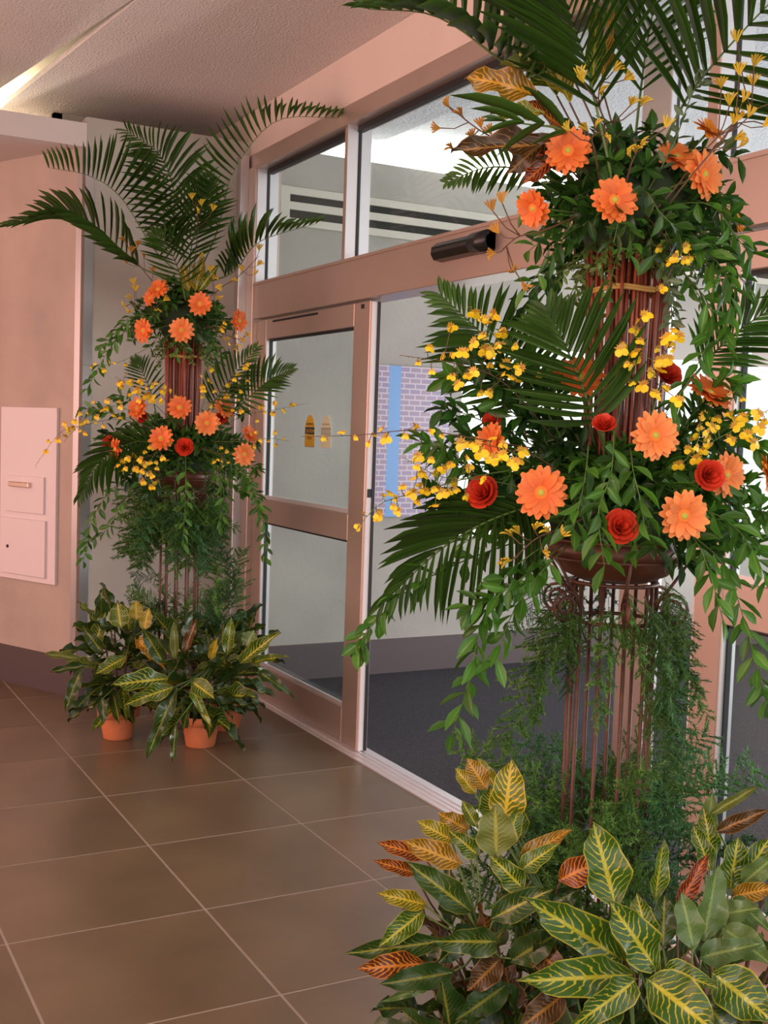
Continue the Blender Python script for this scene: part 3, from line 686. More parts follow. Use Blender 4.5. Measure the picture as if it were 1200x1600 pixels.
def orchid(label, pts, n, bs, group=None, t0=0.35, buds=5, hero=(), spread=0.03):
    sp = spline([P(*p) for p in pts], 14)
    th = thing('orchid_spray', label, 'orchid spray', sp[0], group)
    mb = MB(); mb.tube(sp, [0.0016*(1-0.6*i/13) for i in range(14)], 5)
    pos = []
    for i in range(n):
        t = t0 + (0.93-t0)*(i+rnd.random()*0.6)/n; p, T = along(sp, t)
        o = T.orthogonal().normalized(); b = T.cross(o); an = i*2.4
        q = p + (o*math.cos(an)+b*math.sin(an))*spread*(1.15-0.7*t)*rnd.uniform(0.6, 1.2) + TOCAM*0.006
        mb.tube([p, p.lerp(q, 0.5)+T*0.004, q], 0.0009, 4); pos.append((q, bs*rnd.uniform(0.6, 1.1)))
    for h in hero:
        q = P(*h[:3]); 
        p = min(sp, key=lambda s: (s-q).length); mb.tube([p, p.lerp(q, 0.5), q], 0.0009, 4); pos.append((q, h[3] if len(h) > 3 else bs*1.1))
    for i in range(buds):
        p, T = along(sp, 0.9 + 0.1*i/max(1, buds-1)); q = p + jit(0.006)
        link('bud', ME_bud, orient(q, T+jit(0.5), TOCAM, bs*0.35, bs*0.35, bs*0.35), th)
    link('stem', mb.mesh('stem', M_brownstem if rnd.random() < 0.4 else M_stem, True), None, th)
    for q, s in pos:
        F = (TOCAM + jit(1.0)).normalized(); up = (UP + jit(0.7))
        x = (-F).cross(up).normalized(); z = x.cross(-F)
        M = Matrix.Identity(4)
        for j in range(3): M[j][0] = x[j]*s; M[j][1] = -F[j]*s; M[j][2] = z[j]*s; M[j][3] = q[j]
        link('blossom', rnd.choice(ME_orch), M, th)
    return th
def paw(label, pts, heads, size, group=None, m=0):
    """kangaroo paw: main stem, one branch to each head"""
    sp = spline([P(*p) for p in pts], 12); th = thing('kangaroo_paw', label, 'flower', sp[0], group)
    mb = MB(); mb.tube(sp, [0.0024*(1-0.5*i/11) for i in range(12)], 5)
    for h in heads:
        q = P(*h[:3])
        k = min(range(4, 12), key=lambda i: (sp[i]-q).length); p = sp[max(3, k-1)]
        d = (q-p); mid = p + d*0.5 + UP*(-0.12*d.length); mb.tube([p, mid, q], 0.0013, 4)
        dr = (q-mid).normalized()*0.7 + UP*0.35 + jit(0.35)
        link('blossom', ME_paw[m], orient(q, dr, TOCAM+jit(0.7), size*0.8, size*0.88, size*0.88), th)
    link('stem', mb.mesh('stem', M_brownstem, True), None, th)
    return th
def cleaf(th, b, t, wpx, var, shape=0, tilt=(0, 0), stem_to=None, name='leaf'):
    """croton leaf from its base to its tip"""
    pb = P(*b) if len(b) == 3 and b[0] > 20 else Vector(b); pt = P(*t) if t[0] > 20 else Vector(t)
    d = pt-pb; ln = d.length
    N = TOCAM + RIGHT*tilt[0] + UP*(0.45+tilt[1])
    o = link(name, ME_cro[var][shape], orient(pb, d, N, wpx, ln*1.04, ln), th)
    if stem_to is not None:
        link('petiole', MB().tube([stem_to, pb.lerp(stem_to, 0.4)-UP*0.01, pb+d*0.05], 0.0022, 5).mesh('petiole', M_stem if var not in 'or' else M_brownstem, True), None, th)
    return o
def side_of(d):
    if abs(d.y) > abs(d.x): return 'door side' if d.y > 0 else 'lobby side'
    return 'inner corner side' if d.x < 0 else 'outer end'
def sprigs(prefix, c, n, rlen, el, nleaf, L, w, kind, label, cat, group, name='ruscus_sprig', azr=(0, 360), droop=0.3):
    for i in range(n):
        az = R2(azr[0] + (azr[1]-azr[0])*(i+rnd.random())/n); e = R2(rnd.uniform(*el)); ln = rnd.uniform(*rlen)
        d = Vector((math.cos(az)*math.cos(e), math.sin(az)*math.cos(e), math.sin(e)))
        p0 = c + d*0.05; p1 = c + d*ln*0.6; p2 = c + d*ln - UP*droop*ln
        sec = side_of(d); vine(name, label + ', ' + sec, cat, [p0, p1, p2], nleaf, L, w, kind, group + ', ' + sec, world=True, t0=0.25)
# ------------------------------------------------------------------ stands, bowls, twigs
AXR = P(962, 870, 2.65); AXR = Vector((AXR.x, AXR.y, 0))
AXL = P(283, 740, 5.75); AXL = Vector((AXL.x, AXL.y, 0))
def stand(ax, label):
    th = thing('plant_stand', label, 'plant stand', ax)
    rod = MB().tube([(0, 0, 0.02), (0, 0, 1.205)], 0.0046, 8).mesh('rod', M_iron, True)
    n = 11
    for i in range(n):
        a = 2*math.pi*(i+0.3)/n
        link('rod', rod, Matrix.Translation(ax + Vector((0.096*math.cos(a), 0.096*math.sin(a), 0))), th)
    def ring(r, z, t, name='ring'):
        pts = [(ax.x+r*math.cos(2*math.pi*i/28), ax.y+r*math.sin(2*math.pi*i/28), z) for i in range(29)]
        link(name, MB().tube(pts, t, 6, cap=False).mesh(name, M_iron, True), None, th)
    ring(0.096, 1.115, 0.005); ring(0.096, 0.30, 0.004); ring(0.115, 0.02, 0.006, 'foot_ring'); ring(0.17, 1.262, 0.0035, 'bowl_ring'); ring(0.098, 1.203, 0.005, 'top_ring')
    for i in range(6):
        a = 2*math.pi*i/6 + 0.55; o = Vector((math.cos(a), math.sin(a), 0)); pts = []
        for k in range(26):
            q = k/25*4.0*math.pi; r = 0.040*(1-0.72*k/25)
            pts.append(ax + o*(0.140 - r*math.cos(q)) + UP*(1.150 + r*math.sin(q)))
        link('scroll', MB().tube(pts, 0.004, 6).mesh('scroll', M_iron, True), None, th)
        link('bracket', MB().tube([ax+o*0.096+UP*1.16, ax+o*0.13+UP*1.20, ax+o*0.17+UP*1.262], 0.0035, 6).mesh('bracket', M_iron, True), None, th)
def bowl(ax, label):
    th = thing('flower_bowl', label, 'bowl', ax+UP*1.205)
    link('body', MB().lathe([(0.0, 1.206), (0.075, 1.206), (0.120, 1.225), (0.152, 1.262), (0.163, 1.300), (0.155, 1.300), (0.143, 1.262), (0.10, 1.235), (0.0, 1.225)], 32, 0, ax).mesh('body', M_copper, True), None, th)
    pts = [(ax.x+0.162*math.cos(2*math.pi*i/32), ax.y+0.162*math.sin(2*math.pi*i/32), 1.302) for i in range(33)]
    link('rim', MB().tube(pts, 0.005, 6, cap=False).mesh('rim', M_copper, True), None, th)
def blob(name, c, rx, rz, seed, mt, z0):
    rr = random.Random(seed); mb = MB(); prof = []
    for k in range(9):
        f = k/8*math.pi; prof.append((max(0.0, rx*math.sin(f)), -rz*math.cos(f)))
    mb.lathe(prof, 18, 0, c)
    mb.v = [tuple(Vector(v) + Vector((rr.uniform(-1, 1), rr.uniform(-1, 1), rr.uniform(-1, 1)))*0.008) for v in mb.v]
    mb.v = [(x, y, max(z, z0)) for x, y, z in mb.v]
    return mb.mesh(name, mt, True)
def foam(ax, z, rx, rz, seed, label, z0):
    o = link('floral_foam', blob('floral_foam', Vector((0, 0, 0)), rx, rz, seed, M_foam, z0-z), Matrix.Translation(ax + UP*z)); tag(o, label, 'floral foam')
def twigs(ax, label, seed):
    rr = random.Random(seed); th = thing('twig_bundle', label, 'twig bundle', ax + UP*1.34)
    for i in range(56):
        a = i*2.39996; r = 0.076*math.sqrt((i+0.5)/56) if i < 20 else 0.072 + 0.008*rr.random()
        p = Vector((r*math.cos(a), r*math.sin(a), 0)); b = ax + p*0.95 + UP*1.30
        t = ax + p*1.08 + UP*(1.95+rr.uniform(-0.02, 0.02)) + Vector((rr.uniform(-1, 1), rr.uniform(-1, 1), 0))*0.012
        m = b.lerp(t, 0.5) + Vector((rr.uniform(-1, 1), rr.uniform(-1, 1), 0))*0.006
        link('twig', MB().tube(spline([b, m, t], 5), 0.0036+rr.random()*0.0018, 5).mesh('twig', M_twig, True), None, th)
    for k in range(2):
        pts = [ax + Vector((0.088*math.cos(2*math.pi*i/24), 0.088*math.sin(2*math.pi*i/24), 1.862+0.006*k+0.003*math.sin(i))) for i in range(25)]
        link('raffia_tie', MB().tube(pts, 0.004, 5, cap=False).mesh('tie', M_raffia, True), None, th)
DR, DL = 'before the open doorway', 'by the concrete wall'
for ax, where, sd in ((AXR, DR, 1), (AXL, DL, 2)):
    stand(ax, 'rusty iron rod plant stand with scrolls, ' + where)
    bowl(ax, 'brown copper flower bowl on the iron stand ' + where)
    foam(ax, 1.345, 0.158, 0.13, sd, 'dark mossy foam filling the flower bowl ' + where, 1.236)
    twigs(ax, 'bundle of red brown twigs rising from the bowl ' + where, sd)
    foam(ax, 2.04, 0.13, 0.12, sd+5, 'dark mossy foam ball on top of the twig bundle ' + where, 1.93)
LR, UR = AXR + UP*1.36, AXR + UP*2.03
LL, UL = AXL + UP*1.36, AXL + UP*2.03
# ------------------------------------------------------------------ greenery of the two tiers
GR = {}
def lab(t, where): return t + ' ' + where
for (lo, up, where, q) in ((LR, UR, DR, 1.0), (LL, UL, DL, 0.8)):
    sprigs('a', lo, int(52*q), (0.24, 0.38), (2, 58), 15, 0.062, 0.021, 'ruscus', 'leafy green sprig in the bowl ' + where, 'foliage', 'green sprigs of the lower tier ' + where)
    sprigs('b', lo, int(72*q), (0.20, 0.36), (2, 64), 18, 0.052, 0.021, 'dark', 'dark leafy sprig in the bowl ' + where, 'foliage', 'dark sprigs of the lower tier ' + where, name='dark_leaf_sprig')
    sprigs('c', up, int(52*q), (0.18, 0.32), (-20, 75), 16, 0.056, 0.021, 'dark', 'dark leafy sprig above the twigs ' + where, 'foliage', 'dark sprigs of the upper tier ' + where, name='dark_leaf_sprig')
    sprigs('d', up, int(34*q), (0.18, 0.30), (-30, 65), 13, 0.050, 0.019, 'ruscus', 'leafy green sprig above the twigs ' + where, 'foliage', 'green sprigs of the upper tier ' + where)
    sprigs('e', up - UP*0.05, int(26*q), (0.13, 0.22), (-40, 5), 26, 0.022, 0.012, 'lime', 'light small leaved sprig around the twigs ' + where, 'foliage', 'small leaved sprigs ' + where, name='boxwood_sprig')
# ------------------------------------------------------------------ palm fronds
PF = 'palm_frond'
UPN = UP
# before the doorway
frond('broad palm frond arching towards the lobby over the upper flowers before the open doorway', [(930, 300, 2.60), (840, 150, 2.50), (770, 85, 2.45), (680, 25, 2.42), (575, 14, 2.40)], 18, 0.27, 0.0110, TOCAM*0.5+UP*0.6, 0.55, 80, 30, t0=0.32, droop=1)
frond('broad palm frond rising steeply towards the folded back door leaf', [(990, 330, 2.62), (1058, 181, 2.55), (1104, 113, 2.52), (1200, 8, 2.50), (1290, -70, 2.5)], 16, 0.32, 0.0130, TOCAM*0.9+RIGHT*0.3+UP*0.1, 0.35, 72, 36, t0=0.30, droop=0)
frond('upright palm frond with a yellow green rachis before the open doorway', [(955, 300, 2.45), (950, 250, 2.42), (917, 108, 2.40), (883, 0, 2.40), (850, -140, 2.42)], 20, 0.28, 0.0115, TOCAM*1.0+UP*0.1, 0.15, 50, 25, t0=0.40, droop=0)
frond('low palm frond with long thin blades held over orange croton leaves', [(950, 260, 2.50), (880, 205, 2.42), (830, 195, 2.38), (790, 190, 2.36)], 4, 0.20, 0.0085, TOCAM*0.8+UP*0.5, 0.0, 40, 6, t0=0.3, droop=1)
frond('small dark palm frond below the kangaroo paws before the open doorway', [(900, 300, 2.6), (830, 268, 2.6), (760, 262, 2.6), (700, 285, 2.6)], 16, 0.085, 0.010, TOCAM*0.9+UP*0.3, 0.1, 75, 35, t0=0.35, droop=1)
frond('feathery palm frond behind yellow orchids before the open doorway', [(860, 700, 2.60), (815, 610, 2.58), (760, 530, 2.60), (690, 462, 2.64)], 24, 0.19, 0.0125, TOCAM*0.95+UP*0.2, 0.12, 72, 35, t0=0.25, droop=1)
frond('palm frond fanned in front of the red twig bundle', [(945, 700, 2.50), (925, 645, 2.44), (890, 555, 2.42), (858, 490, 2.44)], 17, 0.21, 0.0165, TOCAM*1.0, 0.1, 60, 30, t0=0.28, droop=0)
frond('drooping palm frond hanging below the orchids before the open doorway', [(880, 790, 2.55), (800, 800, 2.45), (700, 850, 2.42), (600, 940, 2.42)], 22, 0.23, 0.012, TOCAM*0.8+UP*0.5, 0.0, 65, 22, t0=0.2, droop=1, gravity=0.45)
frond('slender palm frond beside the trailing vines near the folded back door leaf', [(1040, 640, 2.6), (1100, 570, 2.6), (1150, 520, 2.6), (1240, 460, 2.6)], 20, 0.15, 0.010, TOCAM*0.9+UP*0.2, 0.1, 55, 22, t0=0.3, droop=1)
frond('tall palm frond standing behind the upper flowers before the open doorway', [(985, 300, 2.70), (1000, 150, 2.72), (1020, 20, 2.75), (1060, -120, 2.8)], 16, 0.24, 0.011, TOCAM*1.0, 0.1, 50, 22, t0=0.35, droop=0)
# by the concrete wall
frond('palm frond with upright blades curling towards the salmon wall', [(300, 440, 5.6), (245, 395, 5.55), (190, 310, 5.5), (140, 275, 5.45), (75, 262, 5.42)], 28, 0.33, 0.014, UP*1.0+RIGHT*0.35, 2.2, 80, 45, t0=0.2, droop=0)
frond('arching palm frond reaching low across the salmon wall', [(295, 450, 5.6), (215, 415, 5.5), (150, 362, 5.45), (90, 342, 5.40), (18, 352, 5.36)], 24, 0.30, 0.010, UP*0.8+TOCAM*0.5, 0.4, 55, 22, t0=0.25, droop=1)
frond('palm frond rising against the top of the concrete wall', [(290, 440, 5.85), (280, 340, 5.95), (255, 250, 6.0), (200, 205, 6.05)], 28, 0.30, 0.011, TOCAM*1.0, 0.1, 68, 30, t0=0.2, droop=1)
frond('tall palm frond bowing towards the transom windows', [(305, 440, 5.65), (340, 360, 5.60), (365, 270, 5.58), (430, 190, 5.55), (530, 184, 5.5)], 32, 0.24, 0.014, UP*0.8-RIGHT*0.5, 1.5, 75, 40, t0=0.25, droop=1)
frond('short palm frond spreading across the transom jamb', [(310, 445, 5.6), (365, 425, 5.5), (405, 378, 5.45), (495, 349, 5.4)], 22, 0.25, 0.012, UP*0.8-RIGHT*0.2+TOCAM*0.3, 0.9, 60, 22, t0=0.25, droop=1)
frond('upright palm frond in the centre of the top tier by the concrete wall', [(295, 445, 5.6), (300, 380, 5.55), (318, 320, 5.55), (325, 285, 5.55)], 22, 0.22, 0.014, TOCAM*1.0, 0.15, 60, 25, t0=0.2, droop=0)
frond('short palm frond standing before the upper gerberas by the concrete wall', [(290, 470, 5.5), (280, 425, 5.42), (262, 385, 5.4), (240, 365, 5.4)], 16, 0.18, 0.012, TOCAM*1.0+UP*0.3, 0.1, 60, 25, t0=0.2, droop=1)
frond('palm frond fanned beside the twig bundle by the concrete wall', [(320, 650, 5.5), (340, 620, 5.45), (370, 580, 5.45), (400, 545, 5.45)], 18, 0.17, 0.012, TOCAM*0.9+UP*0.3, 0.1, 65, 28, t0=0.2, droop=1)
frond('palm frond pointing towards the sliding door glass', [(350, 660, 5.5), (385, 625, 5.42), (420, 595, 5.40), (455, 578, 5.38)], 18, 0.17, 0.012, TOCAM*0.7+UP*0.5, 0.2, 60, 25, t0=0.25, droop=0)
frond('drooping palm frond below the bowl towards the steel corner guard', [(270, 705, 5.5), (215, 690, 5.42), (160, 720, 5.4), (125, 775, 5.4)], 24, 0.22, 0.013, TOCAM*0.8+UP*0.5, 0.0, 65, 25, t0=0.2, droop=1, gravity=0.4)
frond('small palm frond standing between bowl and twigs by the concrete wall', [(245, 650, 5.55), (235, 610, 5.52), (222, 580, 5.52), (212, 562, 5.52)], 14, 0.12, 0.010, TOCAM*1.0, 0.1, 60, 25, t0=0.2, droop=0)
# ------------------------------------------------------------------ gerberas
G1, G2, G3 = M_gerb, M_gerb2, M_gerb3
for lb, x, y, d, r, a, b, m in (
    ('orange gerbera daisy beneath the red croton leaves before the open doorway', 888, 236, 2.42, 38, -0.25, 0.05, G1),
    ('orange gerbera daisy right above the light green sprigs before the open doorway', 960, 313, 2.36, 38, 0.05, 0.0, G1),
    ('deep orange gerbera daisy turned away near the black door sensor', 834, 326, 2.45, 32, -1.0, -0.5, G1),
    ('peach gerbera daisy under the branching kangaroo paw stems', 1099, 273, 2.42, 42, 0.75, 0.0, G2),
    ('peach gerbera daisy half hidden behind another one under kangaroo paws', 1058, 246, 2.50, 36, 0.2, 0.75, G2),
    ('golden orange gerbera daisy seen from its side beside the transom mullion', 1107, 205, 2.50, 30, 0.8, 1.2, G3),
    ('small golden gerbera daisy seen from its side against the door header', 1147, 345, 2.55, 24, 1.3, 0.6, G3)):
    gerbera(lb, x, y, d, r, a, b, UR + jit(0.03), m)
for lb, x, y, d, r, a, b, m in (
    ('orange gerbera daisy over the yellow kangaroo paws at the bowl rim', 846, 770, 2.30, 43, -0.25, 0.05, G1),
    ('peach gerbera daisy with a leaf across its centre beside the twig bundle', 1023, 681, 2.30, 41, 0.2, 0.15, G2),
    ('peach gerbera daisy hanging over the copper bowl rim', 1068, 806, 2.26, 42, 0.15, -0.05, G2),
    ('orange gerbera daisy partly covered by a red rose near the folded back door leaf', 1134, 742, 2.38, 36, 0.5, -0.1, G2),
    ('orange gerbera daisy behind the palm frond at the foot of the twig bundle', 905, 590, 2.52, 42, -0.1, 0.75, G1),
    ('orange gerbera daisy seen edge-on with dark back near the vines', 1108, 615, 2.45, 42, 0.9, 1.5, G1),
    ('golden orange gerbera daisy facing the folded back door leaf', 1200, 738, 2.45, 34, 1.6, 0.3, G3),
    ('orange gerbera daisy hidden behind yellow orchids before the open doorway', 768, 690, 2.45, 32, -1.3, 0.1, G1)):
    gerbera(lb, x, y, d, r, a, b, LR + jit(0.04), m)
for lb, x, y, d, r, a, b, m in (
    ('orange gerbera daisy highest in the top tier by the concrete wall', 248, 452, 5.45, 18, -0.35, 0.5, G1),
    ('orange gerbera daisy beside the dark gap of the top tier by the concrete wall', 313, 475, 5.40, 20, 0.05, 0.05, G1),
    ('orange gerbera daisy right over the twig bundle by the concrete wall', 284, 516, 5.38, 21, 0.0, -0.05, G2),
    ('orange gerbera daisy turned towards the steel corner guard', 225, 517, 5.42, 21, -0.7, -0.1, G1),
    ('orange gerbera daisy turned towards the door header', 373, 501, 5.50, 19, 1.6, 0.0, G1),
    ('orange gerbera daisy tucked behind the highest one by the concrete wall', 234, 466, 5.50, 14, -0.9, 0.0, G1)):
    gerbera(lb, x, y, d, r, a, b, UL + jit(0.03), m, npet=14)
for lb, x, y, d, r, a, b, m in (
    ('orange gerbera daisy among yellow orchids in the bowl by the concrete wall', 215, 638, 5.42, 19, -0.6, 0.2, G1),
    ('orange gerbera daisy at the foot of the twig bundle by the concrete wall', 281, 637, 5.36, 20, 0.0, 0.15, G1),
    ('orange gerbera daisy over the hanging yellow orchids by the concrete wall', 252, 685, 5.30, 21, -0.1, 0.2, G1),
    ('peach gerbera daisy above the lone red rose by the concrete wall', 324, 661, 5.32, 21, 0.1, 0.0, G2),
    ('small orange gerbera daisy turned towards the salmon wall', 181, 702, 5.40, 18, -1.1, -0.1, G1),
    ('pinkish orange gerbera daisy facing the door leaf by the concrete wall', 350, 638, 5.45, 18, 0.9, 0.5, G2),
    ('orange gerbera daisy covered by small yellow orchids near the door leaf', 381, 710, 5.36, 19, 0.5, -0.1, G2),
    ('orange gerbera daisy seen edge-on near the door leaf', 391, 679, 5.42, 17, 1.7, 0.9, G1)):
    gerbera(lb, x, y, d, r, a, b, LL + jit(0.04), m, npet=14)
# ------------------------------------------------------------------ roses
for lb, x, y, d, r, a, b in (
    ('red rose bud standing at the palm frond base before the twig bundle', 944, 660, 2.38, 17, -0.1, 0.9),
    ('large open red rose hanging over the copper bowl rim', 971, 822, 2.24, 25, 0.0, 0.15),
    ('dark red rose in front of a gerbera near the folded back door leaf', 1110, 742, 2.30, 22, 0.1, 0.1),
    ('red rose beside a hidden gerbera under the yellow orchids', 752, 768, 2.42, 24, -0.5, 0.3),
    ('small dark red rose in the leaves above the yellow orchids', 768, 655, 2.50, 14, -0.4, 0.5),
    ('red rose behind yellow orchids beside the twig bundle', 1046, 582, 2.52, 20, 0.4, 0.5)):
    rose(lb, x, y, d, r, a, b, LR + jit(0.03))
for lb, x, y, d, r, a, b in (
    ('lone open red rose in the middle of the bowl by the concrete wall', 288, 698, 5.28, 13, 0.0, 0.15),
    ('dark red rose towards the salmon wall beside a small gerbera', 169, 692, 5.44, 11, -0.6, 0.2),
    ('red rose tucked under a gerbera among yellow orchids by the concrete wall', 221, 651, 5.46, 9, -0.3, 0.2),
    ('red rose tucked under a pinkish gerbera near the door leaf', 347, 652, 5.48, 9, 0.5, 0.2)):
    rose(lb, x, y, d, r, a, b, LL + jit(0.03))
# ------------------------------------------------------------------ orchid sprays
B = 0.0225
orchid('yellow orchid spray rising before the feathery palm frond', [(880, 690, 2.5), (830, 600, 2.42), (785, 540, 2.4), (735, 480, 2.4)], 12, B, hero=((742, 488, 2.38), (772, 490, 2.38), (785, 520, 2.38), (740, 535, 2.36), (722, 550, 2.36), (757, 545, 2.36), (766, 548, 2.35)))
orchid('brownish yellow orchid spray leaning on the feathery palm frond', [(870, 690, 2.5), (790, 600, 2.42), (720, 570, 2.4), (625, 555, 2.4)], 14, B*0.85, hero=((705, 510, 2.4), (800, 590, 2.36), (740, 580, 2.36), (715, 600, 2.36)), spread=0.05)
orchid('long thin orchid spray reaching to the stickers on the door', [(830, 700, 2.5), (740, 685, 2.42), (650, 672, 2.4), (560, 680, 2.4), (470, 682, 2.42)], 9, B*0.7, hero=((603, 684, 2.4, B), (650, 664, 2.4, B*0.8), (576, 692, 2.4, B*0.7)), spread=0.015)
orchid('drooping orchid spray across the painted brick reflection', [(830, 730, 2.5), (740, 745, 2.42), (650, 770, 2.4), (590, 790, 2.4), (545, 845, 2.4)], 12, B*0.75, hero=((609, 771, 2.38, B), (645, 770, 2.38, B), (592, 805, 2.38, B*0.8), (622, 798, 2.38, B*0.8)), spread=0.03)
orchid('bright yellow orchid spray right above the red rose', [(880, 740, 2.45), (830, 710, 2.36), (780, 700, 2.32), (735, 688, 2.30)], 6, B, hero=((750, 705, 2.30, B*1.2), (770, 715, 2.30, B*1.1), (785, 710, 2.30, B*1.1), (745, 695, 2.3), (815, 705, 2.3), (805, 722, 2.3), (720, 692, 2.32)))
orchid('tangled yellow orchid spray below the painted brick reflection', [(850, 770, 2.5), (760, 750, 2.42), (690, 745, 2.40), (630, 715, 2.4)], 16, B*0.9, hero=((645, 768, 2.38), (660, 740, 2.38), (690, 770, 2.38), (680, 790, 2.38)), spread=0.06)
orchid('yellow orchid spray against the red twigs', [(960, 700, 2.5), (972, 610, 2.42), (985, 540, 2.40), (1008, 485, 2.40)], 8, B, hero=((970, 546, 2.38), (994, 550, 2.38), (1008, 492, 2.38), (988, 570, 2.38), (1030, 565, 2.38)))
orchid('bright yellow orchid spray beside the twig bundle', [(985, 720, 2.5), (1020, 610, 2.42), (1040, 550, 2.38), (1062, 515, 2.38)], 8, B, hero=((1043, 527, 2.34, B*1.35), (1062, 525, 2.35, B), (1035, 562, 2.35), (1005, 602, 2.34, B*1.2), (1025, 615, 2.36), (1060, 625, 2.36)))
orchid('yellow orchid spray above the rose near the folded back door leaf', [(1040, 760, 2.5), (1100, 700, 2.4), (1150, 670, 2.38), (1210, 635, 2.38)], 10, B, hero=((1112, 666, 2.35, B), (1150, 665, 2.35), (1178, 692, 2.36), (1188, 668, 2.36)), spread=0.05)
orchid('yellow orchid spray in the leaves above the peach gerberas', [(1020, 760, 2.5), (1070, 720, 2.36), (1090, 690, 2.34), (1095, 650, 2.34)], 7, B*0.9, hero=((1088, 716, 2.32), (1108, 695, 2.34, B*0.8), (1060, 725, 2.34)))
orchid('yellow orchid spray over the edge-on gerbera', [(1040, 700, 2.52), (1090, 660, 2.48), (1130, 640, 2.46), (1160, 600, 2.46)], 9, B*0.9, spread=0.05)
orchid('small yellow orchid spray trailing below the upper tier', [(1000, 330, 2.5), (1040, 370, 2.4), (1055, 405, 2.38), (1085, 400, 2.38)], 4, B*0.8, hero=((1049, 407, 2.36, B), (1072, 385, 2.38, B*0.9), (1075, 405, 2.38, B*0.8), (1035, 450, 2.4, B*0.8)))
BL = 0.029
orchid('bright yellow orchid spray over the gerberas by the concrete wall', [(280, 670, 5.5), (240, 630, 5.4), (210, 605, 5.38), (180, 590, 5.38)], 14, BL, spread=0.06, hero=((203, 597, 5.36, BL*1.1), (215, 608, 5.36, BL*1.1), (228, 618, 5.36, BL*1.1), (190, 600, 5.36, BL)))
orchid('bright yellow orchid spray beside the twig bundle by the concrete wall', [(285, 670, 5.5), (262, 630, 5.4), (250, 612, 5.38), (252, 592, 5.38)], 10, BL, spread=0.06)
orchid('long thin orchid spray crossing the access panel', [(260, 680, 5.5), (190, 655, 5.4), (130, 665, 5.36), (95, 675, 5.36), (55, 728, 5.35)], 12, BL*0.85, spread=0.04)
orchid('arching orchid spray towards the steel corner guard', [(260, 680, 5.5), (200, 640, 5.4), (150, 640, 5.38), (100, 690, 5.36)], 14, BL*0.85, spread=0.06)
orchid('hanging yellow orchid spray below a gerbera by the concrete wall', [(270, 690, 5.5), (245, 705, 5.32), (232, 735, 5.3), (243, 770, 5.3)], 16, BL*0.95, spread=0.06, t0=0.2)
orchid('yellow orchid spray beside the small gerbera by the salmon wall', [(265, 700, 5.5), (225, 715, 5.38), (200, 725, 5.36), (180, 730, 5.36)], 10, BL, spread=0.05)
orchid('thin orchid spray reaching over the door glass beside yellow sticker', [(320, 680, 5.5), (380, 650, 5.42), (430, 640, 5.4), (482, 630, 5.4)], 9, BL*0.8, spread=0.04)
orchid('orchid spray with brown buds ending before the door stile', [(330, 690, 5.5), (380, 690, 5.4), (420, 685, 5.38), (455, 690, 5.38)], 8, BL*0.75, spread=0.05)
orchid('upright orchid spray beside the door jamb', [(320, 670, 5.5), (350, 630, 5.42), (375, 600, 5.4), (388, 555, 5.4)], 12, BL*0.85, spread=0.05)
orchid('upright orchid spray just beside the twigs by the concrete wall', [(305, 670, 5.5), (318, 630, 5.4), (325, 600, 5.4), (318, 570, 5.4)], 9, BL*0.85, spread=0.05)
orchid('small orchid spray among shiny leaves near the door leaf', [(310, 700, 5.5), (335, 705, 5.36), (350, 718, 5.34), (340, 735, 5.34)], 7, BL*0.75, spread=0.05)
orchid('tiny orchid spray below the upper tier towards the door jamb', [(300, 520, 5.5), (340, 510, 5.42), (365, 530, 5.4), (375, 560, 5.4)], 8, BL*0.75, spread=0.04)
orchid('tiny orchid spray below the upper tier towards the corner guard', [(270, 520, 5.5), (200, 560, 5.42), (160, 572, 5.4), (130, 570, 5.4)], 6, BL*0.7, spread=0.03)
# ------------------------------------------------------------------ kangaroo paws
paw('kangaroo paw with long branching stems before the transom mullion', [(985, 370, 2.5), (1050, 300, 2.45), (1110, 225, 2.42), (1180, 170, 2.4), (1240, 160, 2.4)], ((1150, 190, 2.4), (1140, 165, 2.4), (1148, 218, 2.4), (1178, 105, 2.38), (1155, 118, 2.38), (1127, 138, 2.4), (1152, 66, 2.4), (1176, 135, 2.4)), 0.028)
paw('kangaroo paw with curved lower stem beside the peach gerberas', [(1000, 380, 2.5), (1060, 300, 2.4), (1110, 240, 2.36), (1160, 190, 2.36), (1230, 205, 2.36)], ((1145, 195, 2.34), (1168, 184, 2.34), (1155, 230, 2.34), (1192, 198, 2.34), (1160, 160, 2.34)), 0.026)
paw('rusty kangaroo paw reaching over the cove light', [(920, 300, 2.55), (830, 235, 2.48), (760, 210, 2.45), (700, 165, 2.45)], ((702, 168, 2.44), (688, 200, 2.44), (722, 180, 2.44), (752, 200, 2.44), (708, 232, 2.44), (740, 215, 2.44), (768, 210, 2.44)), 0.024, m=1)
paw('golden kangaroo paw drooping beside the black door sensor', [(920, 330, 2.5), (850, 360, 2.42), (810, 370, 2.4), (785, 390, 2.4)], ((775, 395, 2.38), (770, 330, 2.38), (785, 318, 2.38), (800, 425, 2.38), (815, 440, 2.38), (780, 365, 2.4)), 0.026, m=1)
paw('yellow kangaroo paw beside the upright palm rachis', [(955, 300, 2.45), (945, 200, 2.42), (935, 150, 2.40), (950, 100, 2.4)], ((908, 122, 2.38), (958, 112, 2.38), (975, 125, 2.38), (985, 165, 2.36), (1002, 165, 2.36), (940, 150, 2.38), (912, 130, 2.38)), 0.026)
paw('yellow kangaroo paw in the dark leaves of the upper tier', [(970, 320, 2.45), (985, 260, 2.36), (995, 235, 2.34), (990, 215, 2.34)], ((992, 238, 2.32), (1003, 232, 2.32), (985, 245, 2.32), (1040, 200, 2.36)), 0.026)
